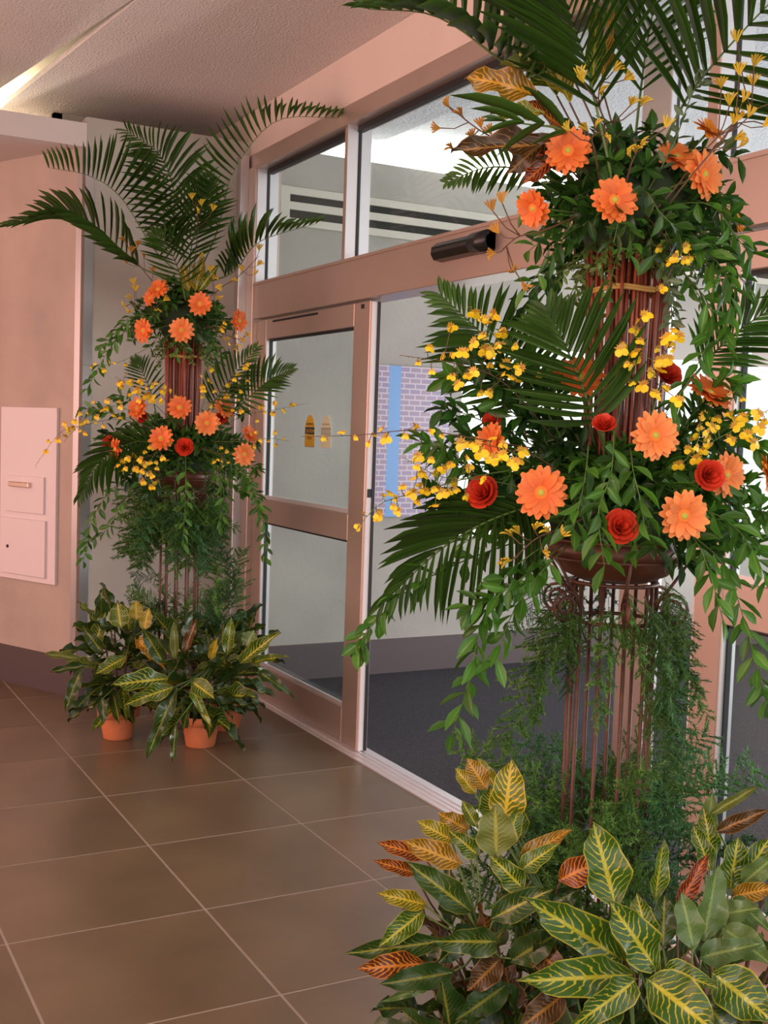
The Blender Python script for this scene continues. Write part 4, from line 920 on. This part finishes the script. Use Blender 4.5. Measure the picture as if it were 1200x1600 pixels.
paw('small yellow kangaroo paw over the orange gerbera', [(940, 300, 2.45), (930, 240, 2.36), (925, 215, 2.33), (940, 205, 2.33)], ((918, 205, 2.32), (930, 200, 2.32), (945, 212, 2.32), (890, 205, 2.32)), 0.022)
paw('yellow kangaroo paw hanging over the copper bowl beneath a gerbera', [(930, 800, 2.4), (880, 825, 2.3), (840, 840, 2.27), (805, 870, 2.26)], ((812, 835, 2.25), (835, 828, 2.25), (858, 832, 2.25), (878, 835, 2.25), (848, 862, 2.25), (800, 838, 2.25), (800, 875, 2.25), (788, 878, 2.25)), 0.026)
for lb, pts, heads in (
    ('kangaroo paw rising on the salmon side of the top tier', [(275, 480, 5.6), (230, 430, 5.5), (205, 395, 5.48), (195, 372, 5.48)], [(196, 378), (205, 395), (200, 412), (215, 385), (225, 405), (240, 425)]),
    ('kangaroo paw leaning left of the upper gerberas by the concrete wall', [(270, 490, 5.6), (225, 480, 5.5), (205, 475, 5.48), (195, 480, 5.48)], [(197, 478), (205, 468), (200, 488), (212, 455), (210, 445), (245, 485), (255, 470)]),
    ('kangaroo paw between the upright palm fronds by the concrete wall', [(300, 470, 5.6), (305, 400, 5.5), (310, 350, 5.5), (305, 310, 5.5)], [(300, 312), (315, 322), (308, 335), (332, 330), (312, 405), (300, 420)]),
    ('kangaroo paw before the transom jamb', [(310, 480, 5.6), (345, 450, 5.5), (375, 430, 5.46), (405, 400, 5.45)], [(405, 392), (402, 415), (395, 430), (375, 400), (378, 425), (362, 440), (368, 400)]),
    ('kangaroo paw hanging over the upper gerbera by the door header', [(305, 480, 5.6), (325, 440, 5.48), (332, 440, 5.45), (335, 470, 5.45)], [(332, 435), (336, 448), (338, 462), (328, 425)]),
    ('kangaroo paw low on the header side of the top tier', [(310, 500, 5.6), (345, 520, 5.5), (375, 530, 5.47), (385, 520, 5.47)], [(378, 535), (385, 525), (370, 545), (345, 515), (350, 530)])):
    paw(lb, pts, [(x, y, 5.45) for x, y in heads], 0.036, m=1 if 'salmon' in lb else 0)
# ------------------------------------------------------------------ cut croton leaves in the upper tier before the doorway
def cutleaf(label, b, t, wpx, var, shape, tilt=(0, 0)):
    pb, pt = P(*b), P(*t); root = UR + jit(0.03)
    th = thing('croton_leaf', label, 'leaf', root)
    link('petiole', MB().tube([root, root.lerp(pb, 0.6), pb], 0.0022, 5).mesh('petiole', M_brownstem, True), None, th)
    d = pt-pb; link('blade', ME_cro[var][shape], orient(pb, d, TOCAM + RIGHT*tilt[0] + UP*(0.3+tilt[1]), wpx*b[2]/FOC, d.length, d.length), th)
cutleaf('golden croton leaf with dark patches pointing at the transom', (835, 150, 2.42), (727, 100, 2.40), 52, 'yo', 1)
cutleaf('olive croton leaf lying over the golden one', (895, 120, 2.40), (782, 88, 2.36), 34, 'ol', 0, (0, 0.6))
cutleaf('pointed yellow croton leaf beneath the low palm blades', (850, 180, 2.42), (766, 172, 2.40), 30, 'y', 0)
cutleaf('long brown croton leaf with orange veins over the cove light', (860, 228, 2.44), (702, 226, 2.42), 44, 'br', 0)
cutleaf('dark croton leaf with orange veins above the turned gerbera', (862, 215, 2.46), (790, 262, 2.44), 46, 'br', 1)
cutleaf('red croton leaf right above an orange gerbera', (880, 235, 2.47), (815, 285, 2.45), 36, 'r', 0)
cutleaf('orange red croton leaf between the golden leaf and gerbera', (880, 200, 2.45), (822, 158, 2.43), 36, 'o', 2)
cutleaf('broad lime croton leaf beside the upright palm rachis', (890, 160, 2.44), (845, 55, 2.44), 44, 'y', 0)
cutleaf('yellow green croton leaf standing beside the upright palm rachis', (925, 140, 2.46), (935, 2, 2.46), 32, 'yg', 0)
cutleaf('narrow gold and black croton leaf standing in the top tier', (940, 135, 2.48), (955, 0, 2.5), 24, 'yo', 2)
cutleaf('lime croton leaf leaning behind the golden leaf', (870, 150, 2.5), (800, 50, 2.52), 36, 'yg', 1)
for lb, b, t, w, v in (('yellow green croton leaf standing in the top tier by the concrete wall', (305, 455, 5.5), (318, 400, 5.45), 20, 'y'), ('lime croton leaf leaning in the top tier by the concrete wall', (310, 455, 5.48), (342, 412, 5.45), 18, 'yg'), ('yellow croton leaf between kangaroo paws by the concrete wall', (295, 455, 5.5), (285, 408, 5.45), 16, 'y')):
    pb, pt = P(*b), P(*t); th = thing('croton_leaf', lb, 'leaf', UL)
    link('petiole', MB().tube([UL, UL.lerp(pb, 0.6), pb], 0.0022, 5).mesh('petiole', M_brownstem, True), None, th)
    link('blade', ME_cro[v][0], orient(pb, pt-pb, TOCAM, w*b[2]/FOC, (pt-pb).length, (pt-pb).length), th)
# ------------------------------------------------------------------ trailing vines
for lb, pts, n, k in (
    ('long trailing vine hanging before the dark carpet', [(880, 830, 2.45), (790, 900, 2.36), (750, 980, 2.36), (735, 1060, 2.36), (705, 1150, 2.36)], 34, 'ruscus'),
    ('trailing vine hanging beside the palm tips to the door leaf edge', [(860, 830, 2.5), (740, 870, 2.44), (640, 920, 2.42), (575, 985, 2.42), (560, 1010, 2.42)], 30, 'ruscus'),
    ('broad leaved vine cluster below the yellow kangaroo paws', [(880, 850, 2.45), (820, 900, 2.36), (770, 935, 2.34), (730, 950, 2.34)], 22, 'ruscus'),
    ('leafy vine hanging at the stand beneath kangaroo paws', [(890, 850, 2.45), (840, 900, 2.36), (800, 960, 2.36), (770, 1040, 2.36)], 22, 'ruscus'),
    ('bright green vine hanging straight down over the copper bowl', [(960, 660, 2.4), (955, 740, 2.26), (935, 800, 2.22), (945, 890, 2.22)], 22, 'ruscus'),
    ('bright green vine crossing the bowl rim beside the red rose', [(985, 700, 2.4), (990, 740, 2.26), (1000, 780, 2.24), (1010, 840, 2.24)], 14, 'ruscus'),
    ('leafy vine spread between the orange gerbera and red rose', [(920, 690, 2.4), (915, 740, 2.28), (905, 790, 2.26), (895, 830, 2.26)], 14, 'ruscus'),
    ('trailing vine hanging before the folded back door leaf', [(1060, 820, 2.45), (1130, 880, 2.36), (1160, 960, 2.36), (1185, 1050, 2.36), (1200, 1100, 2.36)], 30, 'ruscus'),
    ('leafy vine bending past the peach gerbera to the door leaf', [(1060, 780, 2.45), (1130, 810, 2.36), (1170, 850, 2.34), (1200, 910, 2.34)], 20, 'ruscus'),
    ('leafy vine hanging under the peach gerbera at the bowl', [(1050, 800, 2.45), (1090, 850, 2.32), (1110, 900, 2.3), (1130, 970, 2.3)], 18, 'ruscus'),
    ('vine trailing from the upper tier before the door header', [(1010, 350, 2.5), (1100, 390, 2.4), (1140, 450, 2.38), (1130, 540, 2.38)], 26, 'ruscus'),
    ('long vine sweeping from the upper tier down to the orchids', [(1020, 380, 2.5), (1110, 480, 2.42), (1090, 570, 2.42), (1030, 660, 2.42)], 24, 'ruscus'),
    ('vine tip spreading against the door header', [(1040, 320, 2.5), (1110, 320, 2.42), (1150, 370, 2.4), (1175, 400, 2.4)], 16, 'ruscus'),
    ('dark shiny vine behind the palm fan before the doorway', [(930, 400, 2.62), (850, 440, 2.66), (810, 500, 2.68), (780, 560, 2.68)], 20, 'dark'),
    ('glossy broad leaves under the peach gerberas of the upper tier', [(990, 300, 2.45), (1010, 300, 2.36), (1030, 330, 2.32), (1060, 360, 2.32)], 14, 'dark'),
    ('grey green vine hanging beside the twig bundle', [(1010, 390, 2.5), (1040, 430, 2.42), (1048, 470, 2.42), (1050, 510, 2.42)], 26, 'grey'),
    ('small leaved sprig rising beside the steep palm frond', [(1000, 320, 2.5), (1050, 230, 2.42), (1080, 150, 2.42), (1100, 120, 2.42)], 24, 'grey')):
    small = k == 'grey'
    vine('trailing_vine' if not small else 'small_leaved_sprig', lb, 'vine', pts, n, 0.034 if small else 0.064, 0.014 if small else 0.022, k, hang=0.3 if not small else 0)
for i, (x, y) in enumerate(((700, 590), (735, 570), (770, 600), (800, 560), (690, 640), (720, 680), (690, 720), (740, 740), (700, 790), (760, 810), (800, 650), (830, 600), (655, 690), (665, 770))):
    vine('leafy_branch', ('dark' if i % 3 else 'fresh green') + ' leafy branch behind the yellow orchids before the open doorway', 'foliage', [(900, 740, 2.6), (840+(x-750)*0.3, (y+740)/2, 2.52), (x+40, y+8, 2.50), (x, y, 2.48)], 26, 0.058, 0.021, 'dark' if i % 3 else 'ruscus', ('dark' if i % 3 else 'green') + ' leafy branches behind the yellow orchids', t0=0.3, hang=0.1)
for i, (x, y) in enumerate(((1120, 640), (1160, 660), (1190, 700), (1130, 690), (1170, 760), (1200, 800), (1110, 850), (1180, 840), (1150, 600), (1090, 880))):
    vine('leafy_branch', ('fresh green' if i % 3 else 'dark') + ' leafy branch under the orchids near the folded back door leaf', 'foliage', [(1000, 760, 2.6), ((1000+x)/2, (y+750)/2, 2.50), (x-30, y-5, 2.47), (x, y, 2.45)], 24, 0.058, 0.021, 'ruscus' if i % 3 else 'dark', ('green' if i % 3 else 'dark') + ' leafy branches near the folded back door leaf', t0=0.3, hang=0.1)
for i, (x, y) in enumerate(((150, 640), (165, 675), (160, 720), (185, 620), (380, 640), (395, 690), (402, 730), (370, 605), (200, 745), (382, 765), (345, 765), (230, 765), (200, 680), (360, 690))):
    vine('leafy_branch', ('dark' if i % 3 else 'fresh green') + ' leafy branch spreading from the bowl ' + ('towards the door leaf' if x > 283 else 'towards the salmon wall'), 'foliage', [(283, 700, 5.65), ((283+x)/2, (y+690)/2, 5.55), (x+(8 if x < 283 else -8), y, 5.5), (x, y+4, 5.48)], 22, 0.062, 0.024, 'dark' if i % 3 else 'ruscus', ('dark' if i % 3 else 'green') + ' leafy branches of the bowl by the concrete wall ' + ('door leaf' if x > 283 else 'salmon wall'), t0=0.25, hang=0.1)
for lb, pts, n in (
    ('vine hanging from the upper tier towards the steel corner guard', [(260, 500, 5.55), (200, 515, 5.45), (165, 555, 5.42), (135, 610, 5.42)], 30),
    ('vine spreading towards the salmon wall from the upper tier', [(250, 490, 5.55), (205, 495, 5.45), (180, 520, 5.44), (155, 545, 5.44)], 20),
    ('vine trailing beside the steel corner guard below the bowl', [(250, 700, 5.55), (180, 760, 5.42), (145, 810, 5.42), (130, 880, 5.42)], 30),
    ('vine trailing under the drooping palm frond by the salmon wall', [(250, 710, 5.55), (195, 780, 5.42), (165, 830, 5.42), (125, 850, 5.42)], 24),
    ('vine trailing in front of the sliding door middle rail', [(330, 700, 5.55), (390, 760, 5.42), (412, 810, 5.4), (415, 875, 5.4)], 30),
    ('shiny vine bushing out beside the door jamb', [(320, 700, 5.5), (370, 730, 5.4), (395, 760, 5.38), (405, 810, 5.38)], 26),
    ('vine hanging straight down over the bowl by the concrete wall', [(290, 700, 5.4), (290, 760, 5.3), (288, 810, 5.3), (285, 850, 5.3)], 22),
    ('vine tip reaching out over the access panel edge', [(240, 670, 5.5), (190, 650, 5.42), (150, 640, 5.4), (125, 640, 5.4)], 14),
    ('leafy vine bushing out below the bowl near the door leaf', [(320, 710, 5.5), (345, 750, 5.4), (350, 790, 5.38), (340, 820, 5.38)], 24)):
    vine('trailing_vine', lb, 'vine', pts, n, 0.062, 0.022, 'ruscus', hang=0.25)
# ------------------------------------------------------------------ feathery asparagus fern
def fern_mesh(seed, mt):
    rr = random.Random(seed); st = MB(); nd = MB()
    sp = [Vector((0.04*math.sin(i*0.7+seed), i/11, -0.10*(i/11)**2)) for i in range(12)]
    st.tube(sp, [0.005*(1-0.7*i/11) for i in range(12)], 4)
    for k in range(34):
        t = 0.08+0.90*k/33; p, T = along(sp, t); sd = 1 if k % 2 else -1
        ln = 0.34*(1-0.75*t)*rr.uniform(0.7, 1.15)+0.05
        d = (T*rr.uniform(0.25, 1.0) + Vector((sd*rr.uniform(0.5, 1), 0, rr.uniform(-0.9, 0.9)))).normalized()
        st.tube([p, p+d*ln], 0.0016, 3)
        m = int(22+ln*120)
        for i in range(m):
            q = p + d*ln*(i+0.5)/m; e = (d*0.5 + Vector((rr.uniform(-1, 1), rr.uniform(-1, 1), rr.uniform(-1, 1)))).normalized()*rr.uniform(0.035, 0.062)
            s_ = e.cross(d).normalized()*0.0075 if e.cross(d).length > 1e-6 else Vector((0.0035, 0, 0))
            n = len(nd.v); nd.v += [tuple(q-s_), tuple(q+e), tuple(q+s_)]; nd.face((n, n+1, n+2))
    return st.mesh('stem', M_stem, True), nd.mesh('needles', mt)
FERN = [fern_mesh(k, M_fern if k % 3 else M_fern2) for k in range(6)]
def fern(label, p0, p1, group, width=1.0, nh=None, side=True):
    a, b = Vector(p0), Vector(p1); d = b-a; ln = d.length
    if side: s_ = side_of(d); label += ', ' + s_; group += ', ' + s_
    th = thing('asparagus_fern', label, 'fern', a, group); st, nd = rnd.choice(FERN)
    M = orient(a, d, (nh or (TOCAM + jit(0.6))), ln*width, ln, ln)
    link('stem', st, M, th); o = link('needles', nd, M, th); o['kind'] = 'stuff'
LB_R1, LB_R2 = 'fern sprig hanging under the bowl before the doorway', 'fern sprig low on the stand before the doorway'
for i in range(13):
    a = 2*math.pi*(i+rnd.random()*0.6)/13; o = Vector((math.cos(a), math.sin(a), 0))
    p0 = AXR + o*0.10 + UP*rnd.uniform(1.12, 1.22); p1 = AXR + o*rnd.uniform(0.17, 0.28) + UP*rnd.uniform(0.92, 1.08)
    fern(LB_R1, p0, p1, 'fern sprigs under the copper bowl before the open doorway', rnd.uniform(0.5, 0.9))
for x0, y0, x1, y1, d in ((900, 930, 640+190, 1120, 2.6), (890, 960, 780, 1170, 2.62), (1030, 960, 1090, 1080, 2.6), (1040, 930, 1060, 1150, 2.55), (1020, 1000, 1085, 1180, 2.5), (1040, 900, 1075, 1010, 2.5), (980, 950, 1045, 1130, 2.72), (1010, 1080, 1060, 1240, 2.5), (900, 930, 880, 1080, 2.7), (860, 900, 800, 985, 2.6), (1035, 920, 1085, 1090, 2.62), (1030, 1050, 1075, 1220, 2.55), (1050, 1000, 1100, 1130, 2.58), (1010, 930, 1050, 1080, 2.5)):
    fern('long fern sprig beside the stand rods before the doorway', P(x0, y0, d), P(x1, y1, d-0.05), 'long fern sprigs beside the stand rods', rnd.uniform(0.5, 0.8))
for i in range(50):
    a = 2*math.pi*(i+rnd.random()*0.6)/25; o = Vector((math.cos(a), math.sin(a), 0))
    z = rnd.uniform(0.45, 0.72); p0 = AXR + o*0.05 + UP*z; p1 = AXR + o*rnd.uniform(0.20, 0.36) + UP*(z+rnd.uniform(-0.14, 0.20))
    fern(LB_R2, p0, p1, 'fern sprigs at the foot of the stand before the open doorway', rnd.uniform(0.7, 1.1))
LB_L1, LB_L2 = 'fern sprig hanging under the corner bowl', 'fern sprig low on the corner stand'
for i in range(40):
    a = 2*math.pi*(i+rnd.random()*0.6)/40*2; o = Vector((math.cos(a), math.sin(a), 0))
    p0 = AXL + o*(0.09 if i < 20 else 0.17) + UP*rnd.uniform(1.05, 1.32); p1 = AXL + o*rnd.uniform(0.14, 0.32) + UP*rnd.uniform(0.78, 1.05)
    fern(LB_L1, p0, p1, 'fern sprigs under the bowl by the concrete wall', rnd.uniform(0.8, 1.2))
for i in range(22):
    a = 2*math.pi*(i+rnd.random()*0.6)/22; o = Vector((math.cos(a), math.sin(a), 0))
    z = rnd.uniform(0.40, 0.62); p0 = AXL + o*0.08 + UP*z; p1 = AXL + o*rnd.uniform(0.15, 0.28) + UP*(z+rnd.uniform(-0.05, 0.22))
    fern(LB_L2, p0, p1, 'fern sprigs low on the stand by the concrete wall', rnd.uniform(0.8, 1.1))
for x0, y0, x1, y1 in ((350, 990, 360, 870), (345, 980, 330, 880), (360, 960, 375, 860), (250, 900, 205, 900), (245, 940, 200, 920)):
    fern('tall bushy fern sprig beside the rods of the stand by the door jamb' if x0 > 300 else 'thin fern sprig beside the rods towards the corner guard', P(x0, y0, 5.7), P(x1, y1, 5.65), 'side fern sprigs by the concrete wall', 1.0, side=False)
# ------------------------------------------------------------------ potted crotons
ME_pot = MB().lathe([(0.0, 0.0), (0.066, 0.0), (0.070, 0.004), (0.088, 0.112), (0.086, 0.120), (0.0, 0.120)], 28).mesh('pot_body', M_terra, True)
ME_rim = MB().lathe([(0.086, 0.108), (0.099, 0.110), (0.103, 0.148), (0.096, 0.152), (0.088, 0.146), (0.086, 0.120)], 28).mesh('rim', M_terra, True)
ME_soil = MB().lathe([(0.088, 0.138), (0.05, 0.142), (0.0, 0.140)], 20).mesh('soil', M_soil, True)
def croton(label, base, height, n, spread, mix, group=None, lean=(0, 0), L=0.19, W=0.052, stems=4, low=0.14, face=0.0, pot=1.0, seed=1):
    rr = random.Random(seed); base = Vector(base)
    th = thing('potted_croton', label, 'potted plant', base, group)
    Mp = Matrix.Translation(base) @ Matrix.Scale(pot, 4)
    pb = link('pot', ME_pot, Mp, th); link('rim', ME_rim, Mp, pb); link('soil', ME_soil, Mp, th)
    tops = []
    for s in range(stems):
        a = 2*math.pi*s/stems + rr.random(); o = Vector((math.cos(a), math.sin(a), 0))
        p0 = base + o*0.03 + UP*0.12*pot; hh = height*rr.uniform(0.72, 0.95)
        p1 = base + o*spread*0.16 + UP*hh*0.55; p2 = base + o*spread*rr.uniform(0.3, 0.5) + Vector((lean[0], lean[1], 0)) + UP*hh
        sp = spline([p0, p1, p2], 8); tops.append(sp)
        link('stem', MB().tube(sp, [0.007*(1-0.45*i/7) for i in range(8)], 6).mesh('stem', M_brownstem, True), None, th)
    per = n//stems
    for s, sp in enumerate(tops):
        ph = rr.uniform(0, 6)
        for i in range(per):
            f = (i+0.5)/per; t = low/height + (1-low/height)*f; t = min(0.995, 0.25+0.75*f); p, T = along(sp, t)
            an = ph + i*2.39996; el = R2(-25 + 95*f**1.4 + rr.uniform(-12, 12))
            c = (p - base); c.z = 0; out = c.normalized()*0.35 if c.length > 0.01 else Vector((0, 0, 0))
            d = (Vector((math.cos(an), math.sin(an), 0)) + out + TOCAM*face)
            d.z = 0; d = d.normalized()*math.cos(el) + UP*math.sin(el)
            var = rr.choice(mix)
            ln = L*rr.uniform(0.75, 1.15)*(1.0 if f < 0.85 else 0.8)
            q = p + d*0.03
            link('leaf', ME_cro[var][rr.randrange(3)], orient(q, d, UP*0.9 + Vector((math.cos(an), math.sin(an), 0))*(-0.2) + Vector((rr.uniform(-.3, .3), rr.uniform(-.3, .3), 0)), W*rr.uniform(0.8, 1.15), ln, ln), th)
            link('petiole', MB().tube([p, q + d*0.006], 0.002, 4).mesh('petiole', M_stem, True), None, th)
    return th, tops
mixL = ['dk', 'dk', 'dk', 'dy', 'dy', 'yg']
def fl(x, y): 
    v = P(x, y, 1.0) - EYE; return EYE + v*(-EYE.z/v.z)
c1, t1 = croton('potted croton beside the salmon wall baseboard, furthest from the sliding door', fl(184, 1152), 0.62, 66, 0.28, mixL, L=0.21, W=0.060, seed=3, face=0.1)
c2, t2 = croton('potted croton with a long leaf drooping to the floor tiles, between two others', fl(313, 1164), 0.56, 60, 0.28, mixL, L=0.22, W=0.058, seed=4, face=0.15)
c3, t3 = croton('potted croton right beside the bottom rail of the sliding door', fl(352, 1138), 0.52, 56, 0.26, mixL, L=0.21, W=0.058, seed=5)
for th, x0, y0, x1, y1, d0, d1, w, v, s in (
    (c2, 278, 1075, 222, 1183, 5.1, 4.95, 22, 'dy', 1), (c2, 275, 1128, 269, 1192, 5.0, 4.95, 12, 'dy', 0), (c2, 262, 1061, 178, 1067, 5.1, 4.95, 34, 'yg', 0), (c2, 301, 1066, 332, 1088, 4.98, 4.9, 30, 'yg', 0),
    (c2, 274, 1030, 272, 973, 5.1, 5.1, 13, 'ol', 2), (c2, 288, 1020, 306, 967, 5.1, 5.1, 16, 'br', 0), (c2, 300, 1075, 318, 1115, 4.98, 4.92, 18, 'yg', 1), (c2, 270, 1075, 195, 1095, 5.05, 4.95, 26, 'yg', 1), (c2, 305, 1090, 330, 1135, 4.98, 4.93, 14, 'y', 1), (c2, 255, 1035, 225, 985, 5.1, 5.0, 24, 'dy', 0),
    (c3, 376, 1036, 431, 989, 5.2, 5.1, 24, 'yg', 0), (c3, 395, 1035, 441, 1022, 5.2, 5.1, 18, 'yg', 1), (c3, 405, 1050, 457, 1085, 5.15, 5.05, 20, 'dk', 1), (c3, 355, 1023, 361, 967, 5.2, 5.2, 18, 'yg', 2), (c3, 385, 1010, 396, 985, 5.2, 5.2, 26, 'pg', 0), (c3, 330, 1030, 338, 998, 5.1, 5.05, 14, 'y', 0),
    (c1, 148, 1010, 163, 958, 5.4, 5.4, 24, 'yg', 0), (c1, 189, 981, 183, 942, 5.35, 5.35, 32, 'yg', 0), (c1, 213, 968, 212, 939, 5.35, 5.35, 22, 'y', 2), (c1, 126, 1050, 98, 1108, 5.3, 5.2, 18, 'dy', 1), (c1, 126, 1030, 70, 1020, 5.35, 5.25, 14, 'ol', 0), (c1, 197, 1027, 150, 1051, 5.3, 5.2, 24, 'yg', 0), (c1, 140, 1040, 78, 1048, 5.35, 5.3, 14, 'dk', 0), (c1, 225, 985, 232, 950, 5.3, 5.3, 20, 'y', 0), (c1, 160, 1020, 130, 980, 5.35, 5.3, 20, 'dy', 0), (c1, 215, 1000, 250, 1035, 5.25, 5.1, 22, 'yo', 1), (c1, 160, 1090, 162, 1130, 5.2, 5.15, 16, 'dk', 0)):
    tt = {c1.name: t1, c2.name: t2, c3.name: t3}[th.name]
    pb = P(x0, y0, d0); st = min((p for sp in tt for p in sp[3:]), key=lambda p: (p-pb).length)
    cleaf(th, (x0, y0, d0), (x1, y1, d1), w*d0/FOC, v, s, stem_to=st)
# the group before the doorway
mixR = ['dk', 'dk', 'dk', 'dy', 'dy', 'br']
pA = AXR + Vector((-0.02, -0.36, 0)); qa = P(800, 1500, 2.42); pA = Vector((qa.x, qa.y, 0))
qb = P(1015, 1520, 2.2); pB = Vector((qb.x, qb.y, 0)); qc = P(1150, 1400, 2.55); pC = Vector((qc.x, qc.y, 0))
qd = P(745, 1560, 2.35); qe = P(930, 1560, 2.38)
cA, tA = croton('tall potted croton with orange edged leaves leaning over the floor tiles', pA, 0.62, 44, 0.30, mixR, L=0.165, W=0.05, seed=8)
cB, tB = croton('large potted croton with broad yellow veined leaves in front of the fern', pB, 0.44, 36, 0.24, mixR, L=0.17, W=0.055, seed=9)
cC, tC = croton('potted croton with pale shiny leaves beside the folded back door leaf', pC, 0.55, 36, 0.24, ['dk', 'dk', 'dy', 'pg', 'yg'], L=0.16, W=0.05, seed=10)
cD, tD = croton('dark leaved potted croton low beneath the orange edged leaves', Vector((qd.x, qd.y, 0)), 0.40, 72, 0.28, ['dk', 'dk', 'br', 'dk', 'dy'], L=0.17, W=0.052, seed=12)
cE, tE = croton('dark leaved potted croton hidden between the two largest ones', Vector((qe.x, qe.y, 0)), 0.46, 64, 0.26, ['dk', 'dk', 'br', 'dk', 'dy'], L=0.16, W=0.05, seed=13)
LA = ((787,1292,800,1190,2.36,2.36,58,'y',0),(775,1336,775,1262,2.28,2.26,66,'ol',0),(770,1280,767,1233,2.38,2.38,44,'yg',0),(743,1240,713,1201,2.42,2.42,26,'y',0),(760,1234,731,1186,2.42,2.42,34,'yo',0),(774,1229,746,1186,2.44,2.44,22,'y',2),(745,1292,723,1252,2.38,2.38,22,'yg',0),(708,1314,655,1284,2.36,2.34,32,'y',0),(730,1297,690,1271,2.40,2.38,38,'yo',1),(746,1336,708,1300,2.34,2.32,34,'yg',1),(666,1339,594,1317,2.36,2.32,28,'o',0),(719,1350,636,1315,2.32,2.28,40,'yo',0),(650,1365,588,1345,2.36,2.32,22,'o',0),(735,1424,642,1350,2.30,2.26,46,'dy',0),(666,1414,594,1396,2.32,2.28,30,'y',0),(661,1424,596,1476,2.32,2.26,38,'yg',0),(694,1471,544,1489,2.32,2.26,36,'dy',0),(661,1506,565,1513,2.28,2.22,42,'o',0),(708,1520,600,1537,2.26,2.2,40,'dk',0),(672,1540,599,1564,2.28,2.24,17,'pg',1),(774,1472,691,1469,2.24,2.16,48,'dy',1),(768,1435,859,1391,2.26,2.22,44,'dy',0),(816,1388,772,1339,2.28,2.26,42,'yg',1),(815,1342,891,1296,2.34,2.32,34,'yo',1),(815,1358,870,1320,2.30,2.28,34,'yg',1),(873,1375,940,1345,2.28,2.26,46,'o',0),(700,1380,655,1372,2.36,2.36,30,'dk',0),(800,1430,830,1375,2.3,2.3,40,'dk',0),(790,1320,812,1262,2.34,2.36,30,'yg',2),(815,1310,800,1250,2.42,2.42,34,'yg',0),(740,1450,690,1500,2.3,2.24,46,'dk',1),(720,1400,668,1375,2.34,2.32,34,'dk',0),(800,1500,870,1460,2.26,2.2,48,'dk',0),(790,1540,720,1590,2.26,2.18,46,'dk',0),(760,1560,700,1610,2.24,2.2,42,'dk',1),(830,1480,880,1520,2.26,2.18,46,'br',0),(780,1500,735,1545,2.26,2.2,44,'br',0),(850,1420,905,1390,2.3,2.3,36,'dk',0))
LBt = ((961,1416,931,1289,2.20,2.20,72,'yg',0),(972,1501,836,1410,2.16,2.06,66,'yg',0),(1024,1514,959,1413,2.10,2.06,66,'yg',0),(988,1524,825,1532,2.12,2.02,64,'yg',0),(880,1555,815,1605,2.14,2.08,48,'br',0),(992,1533,896,1606,2.08,2.0,54,'yg',1),(1013,1530,1115,1608,2.08,1.98,84,'yg',0),(1038,1514,1118,1540,2.10,2.04,44,'yg',1),(1023,1407,1037,1312,2.24,2.24,30,'yg',2),(1054,1425,1107,1335,2.22,2.22,26,'r',0),(1083,1482,1067,1397,2.18,2.18,46,'pg',0),(1114,1520,1204,1590,2.14,2.06,78,'yg',0),(1010,1470,1000,1400,2.2,2.2,46,'yg',1),(1035,1480,1040,1400,2.2,2.22,40,'dy',0),(940,1500,890,1460,2.2,2.14,50,'dk',0),(960,1550,930,1620,2.1,2.04,54,'dy',0),(1080,1560,1060,1640,2.08,2.02,60,'yg',1),(1000,1520,985,1455,2.14,2.14,36,'pg',0),(1095,1560,1150,1620,2.14,2.08,60,'dk',0),(900,1540,840,1570,2.2,2.14,48,'dk',1))
LC = ((1099,1470,1121,1354,2.30,2.32,52,'pg',2),(1140,1391,1155,1310,2.45,2.46,46,'yg',0),(1095,1495,1184,1476,2.26,2.2,44,'pg',1),(1146,1400,1206,1388,2.42,2.36,32,'yo',0),(1146,1403,1202,1451,2.38,2.3,28,'pg',0),(1118,1300,1198,1266,2.5,2.46,26,'br',0),(1105,1275,1185,1228,2.52,2.5,16,'ol',0),(1145,1395,1205,1310,2.46,2.44,44,'yg',0),(1110,1340,1105,1262,2.5,2.5,34,'yg',1),(1100,1310,1118,1240,2.52,2.52,30,'pg',1),(1130,1450,1200,1500,2.3,2.22,50,'pg',0),(1120,1430,1175,1420,2.34,2.28,44,'pg',1),(1110,1360,1085,1290,2.46,2.46,30,'yg',0),(1160,1380,1210,1340,2.44,2.4,36,'pg',0))
for th, tt, data in ((cA, tA, LA), (cB, tB, LBt), (cC, tC, LC)):
    for x0, y0, x1, y1, d0, d1, w, v, s in data:
        pb = P(x0, y0, d0); st = min((p for sp in tt for p in sp[2:]), key=lambda p: (p-pb).length)
        cleaf(th, (x0, y0, d0), (x1, y1, d1), w*d0/FOC, v, s, stem_to=st)
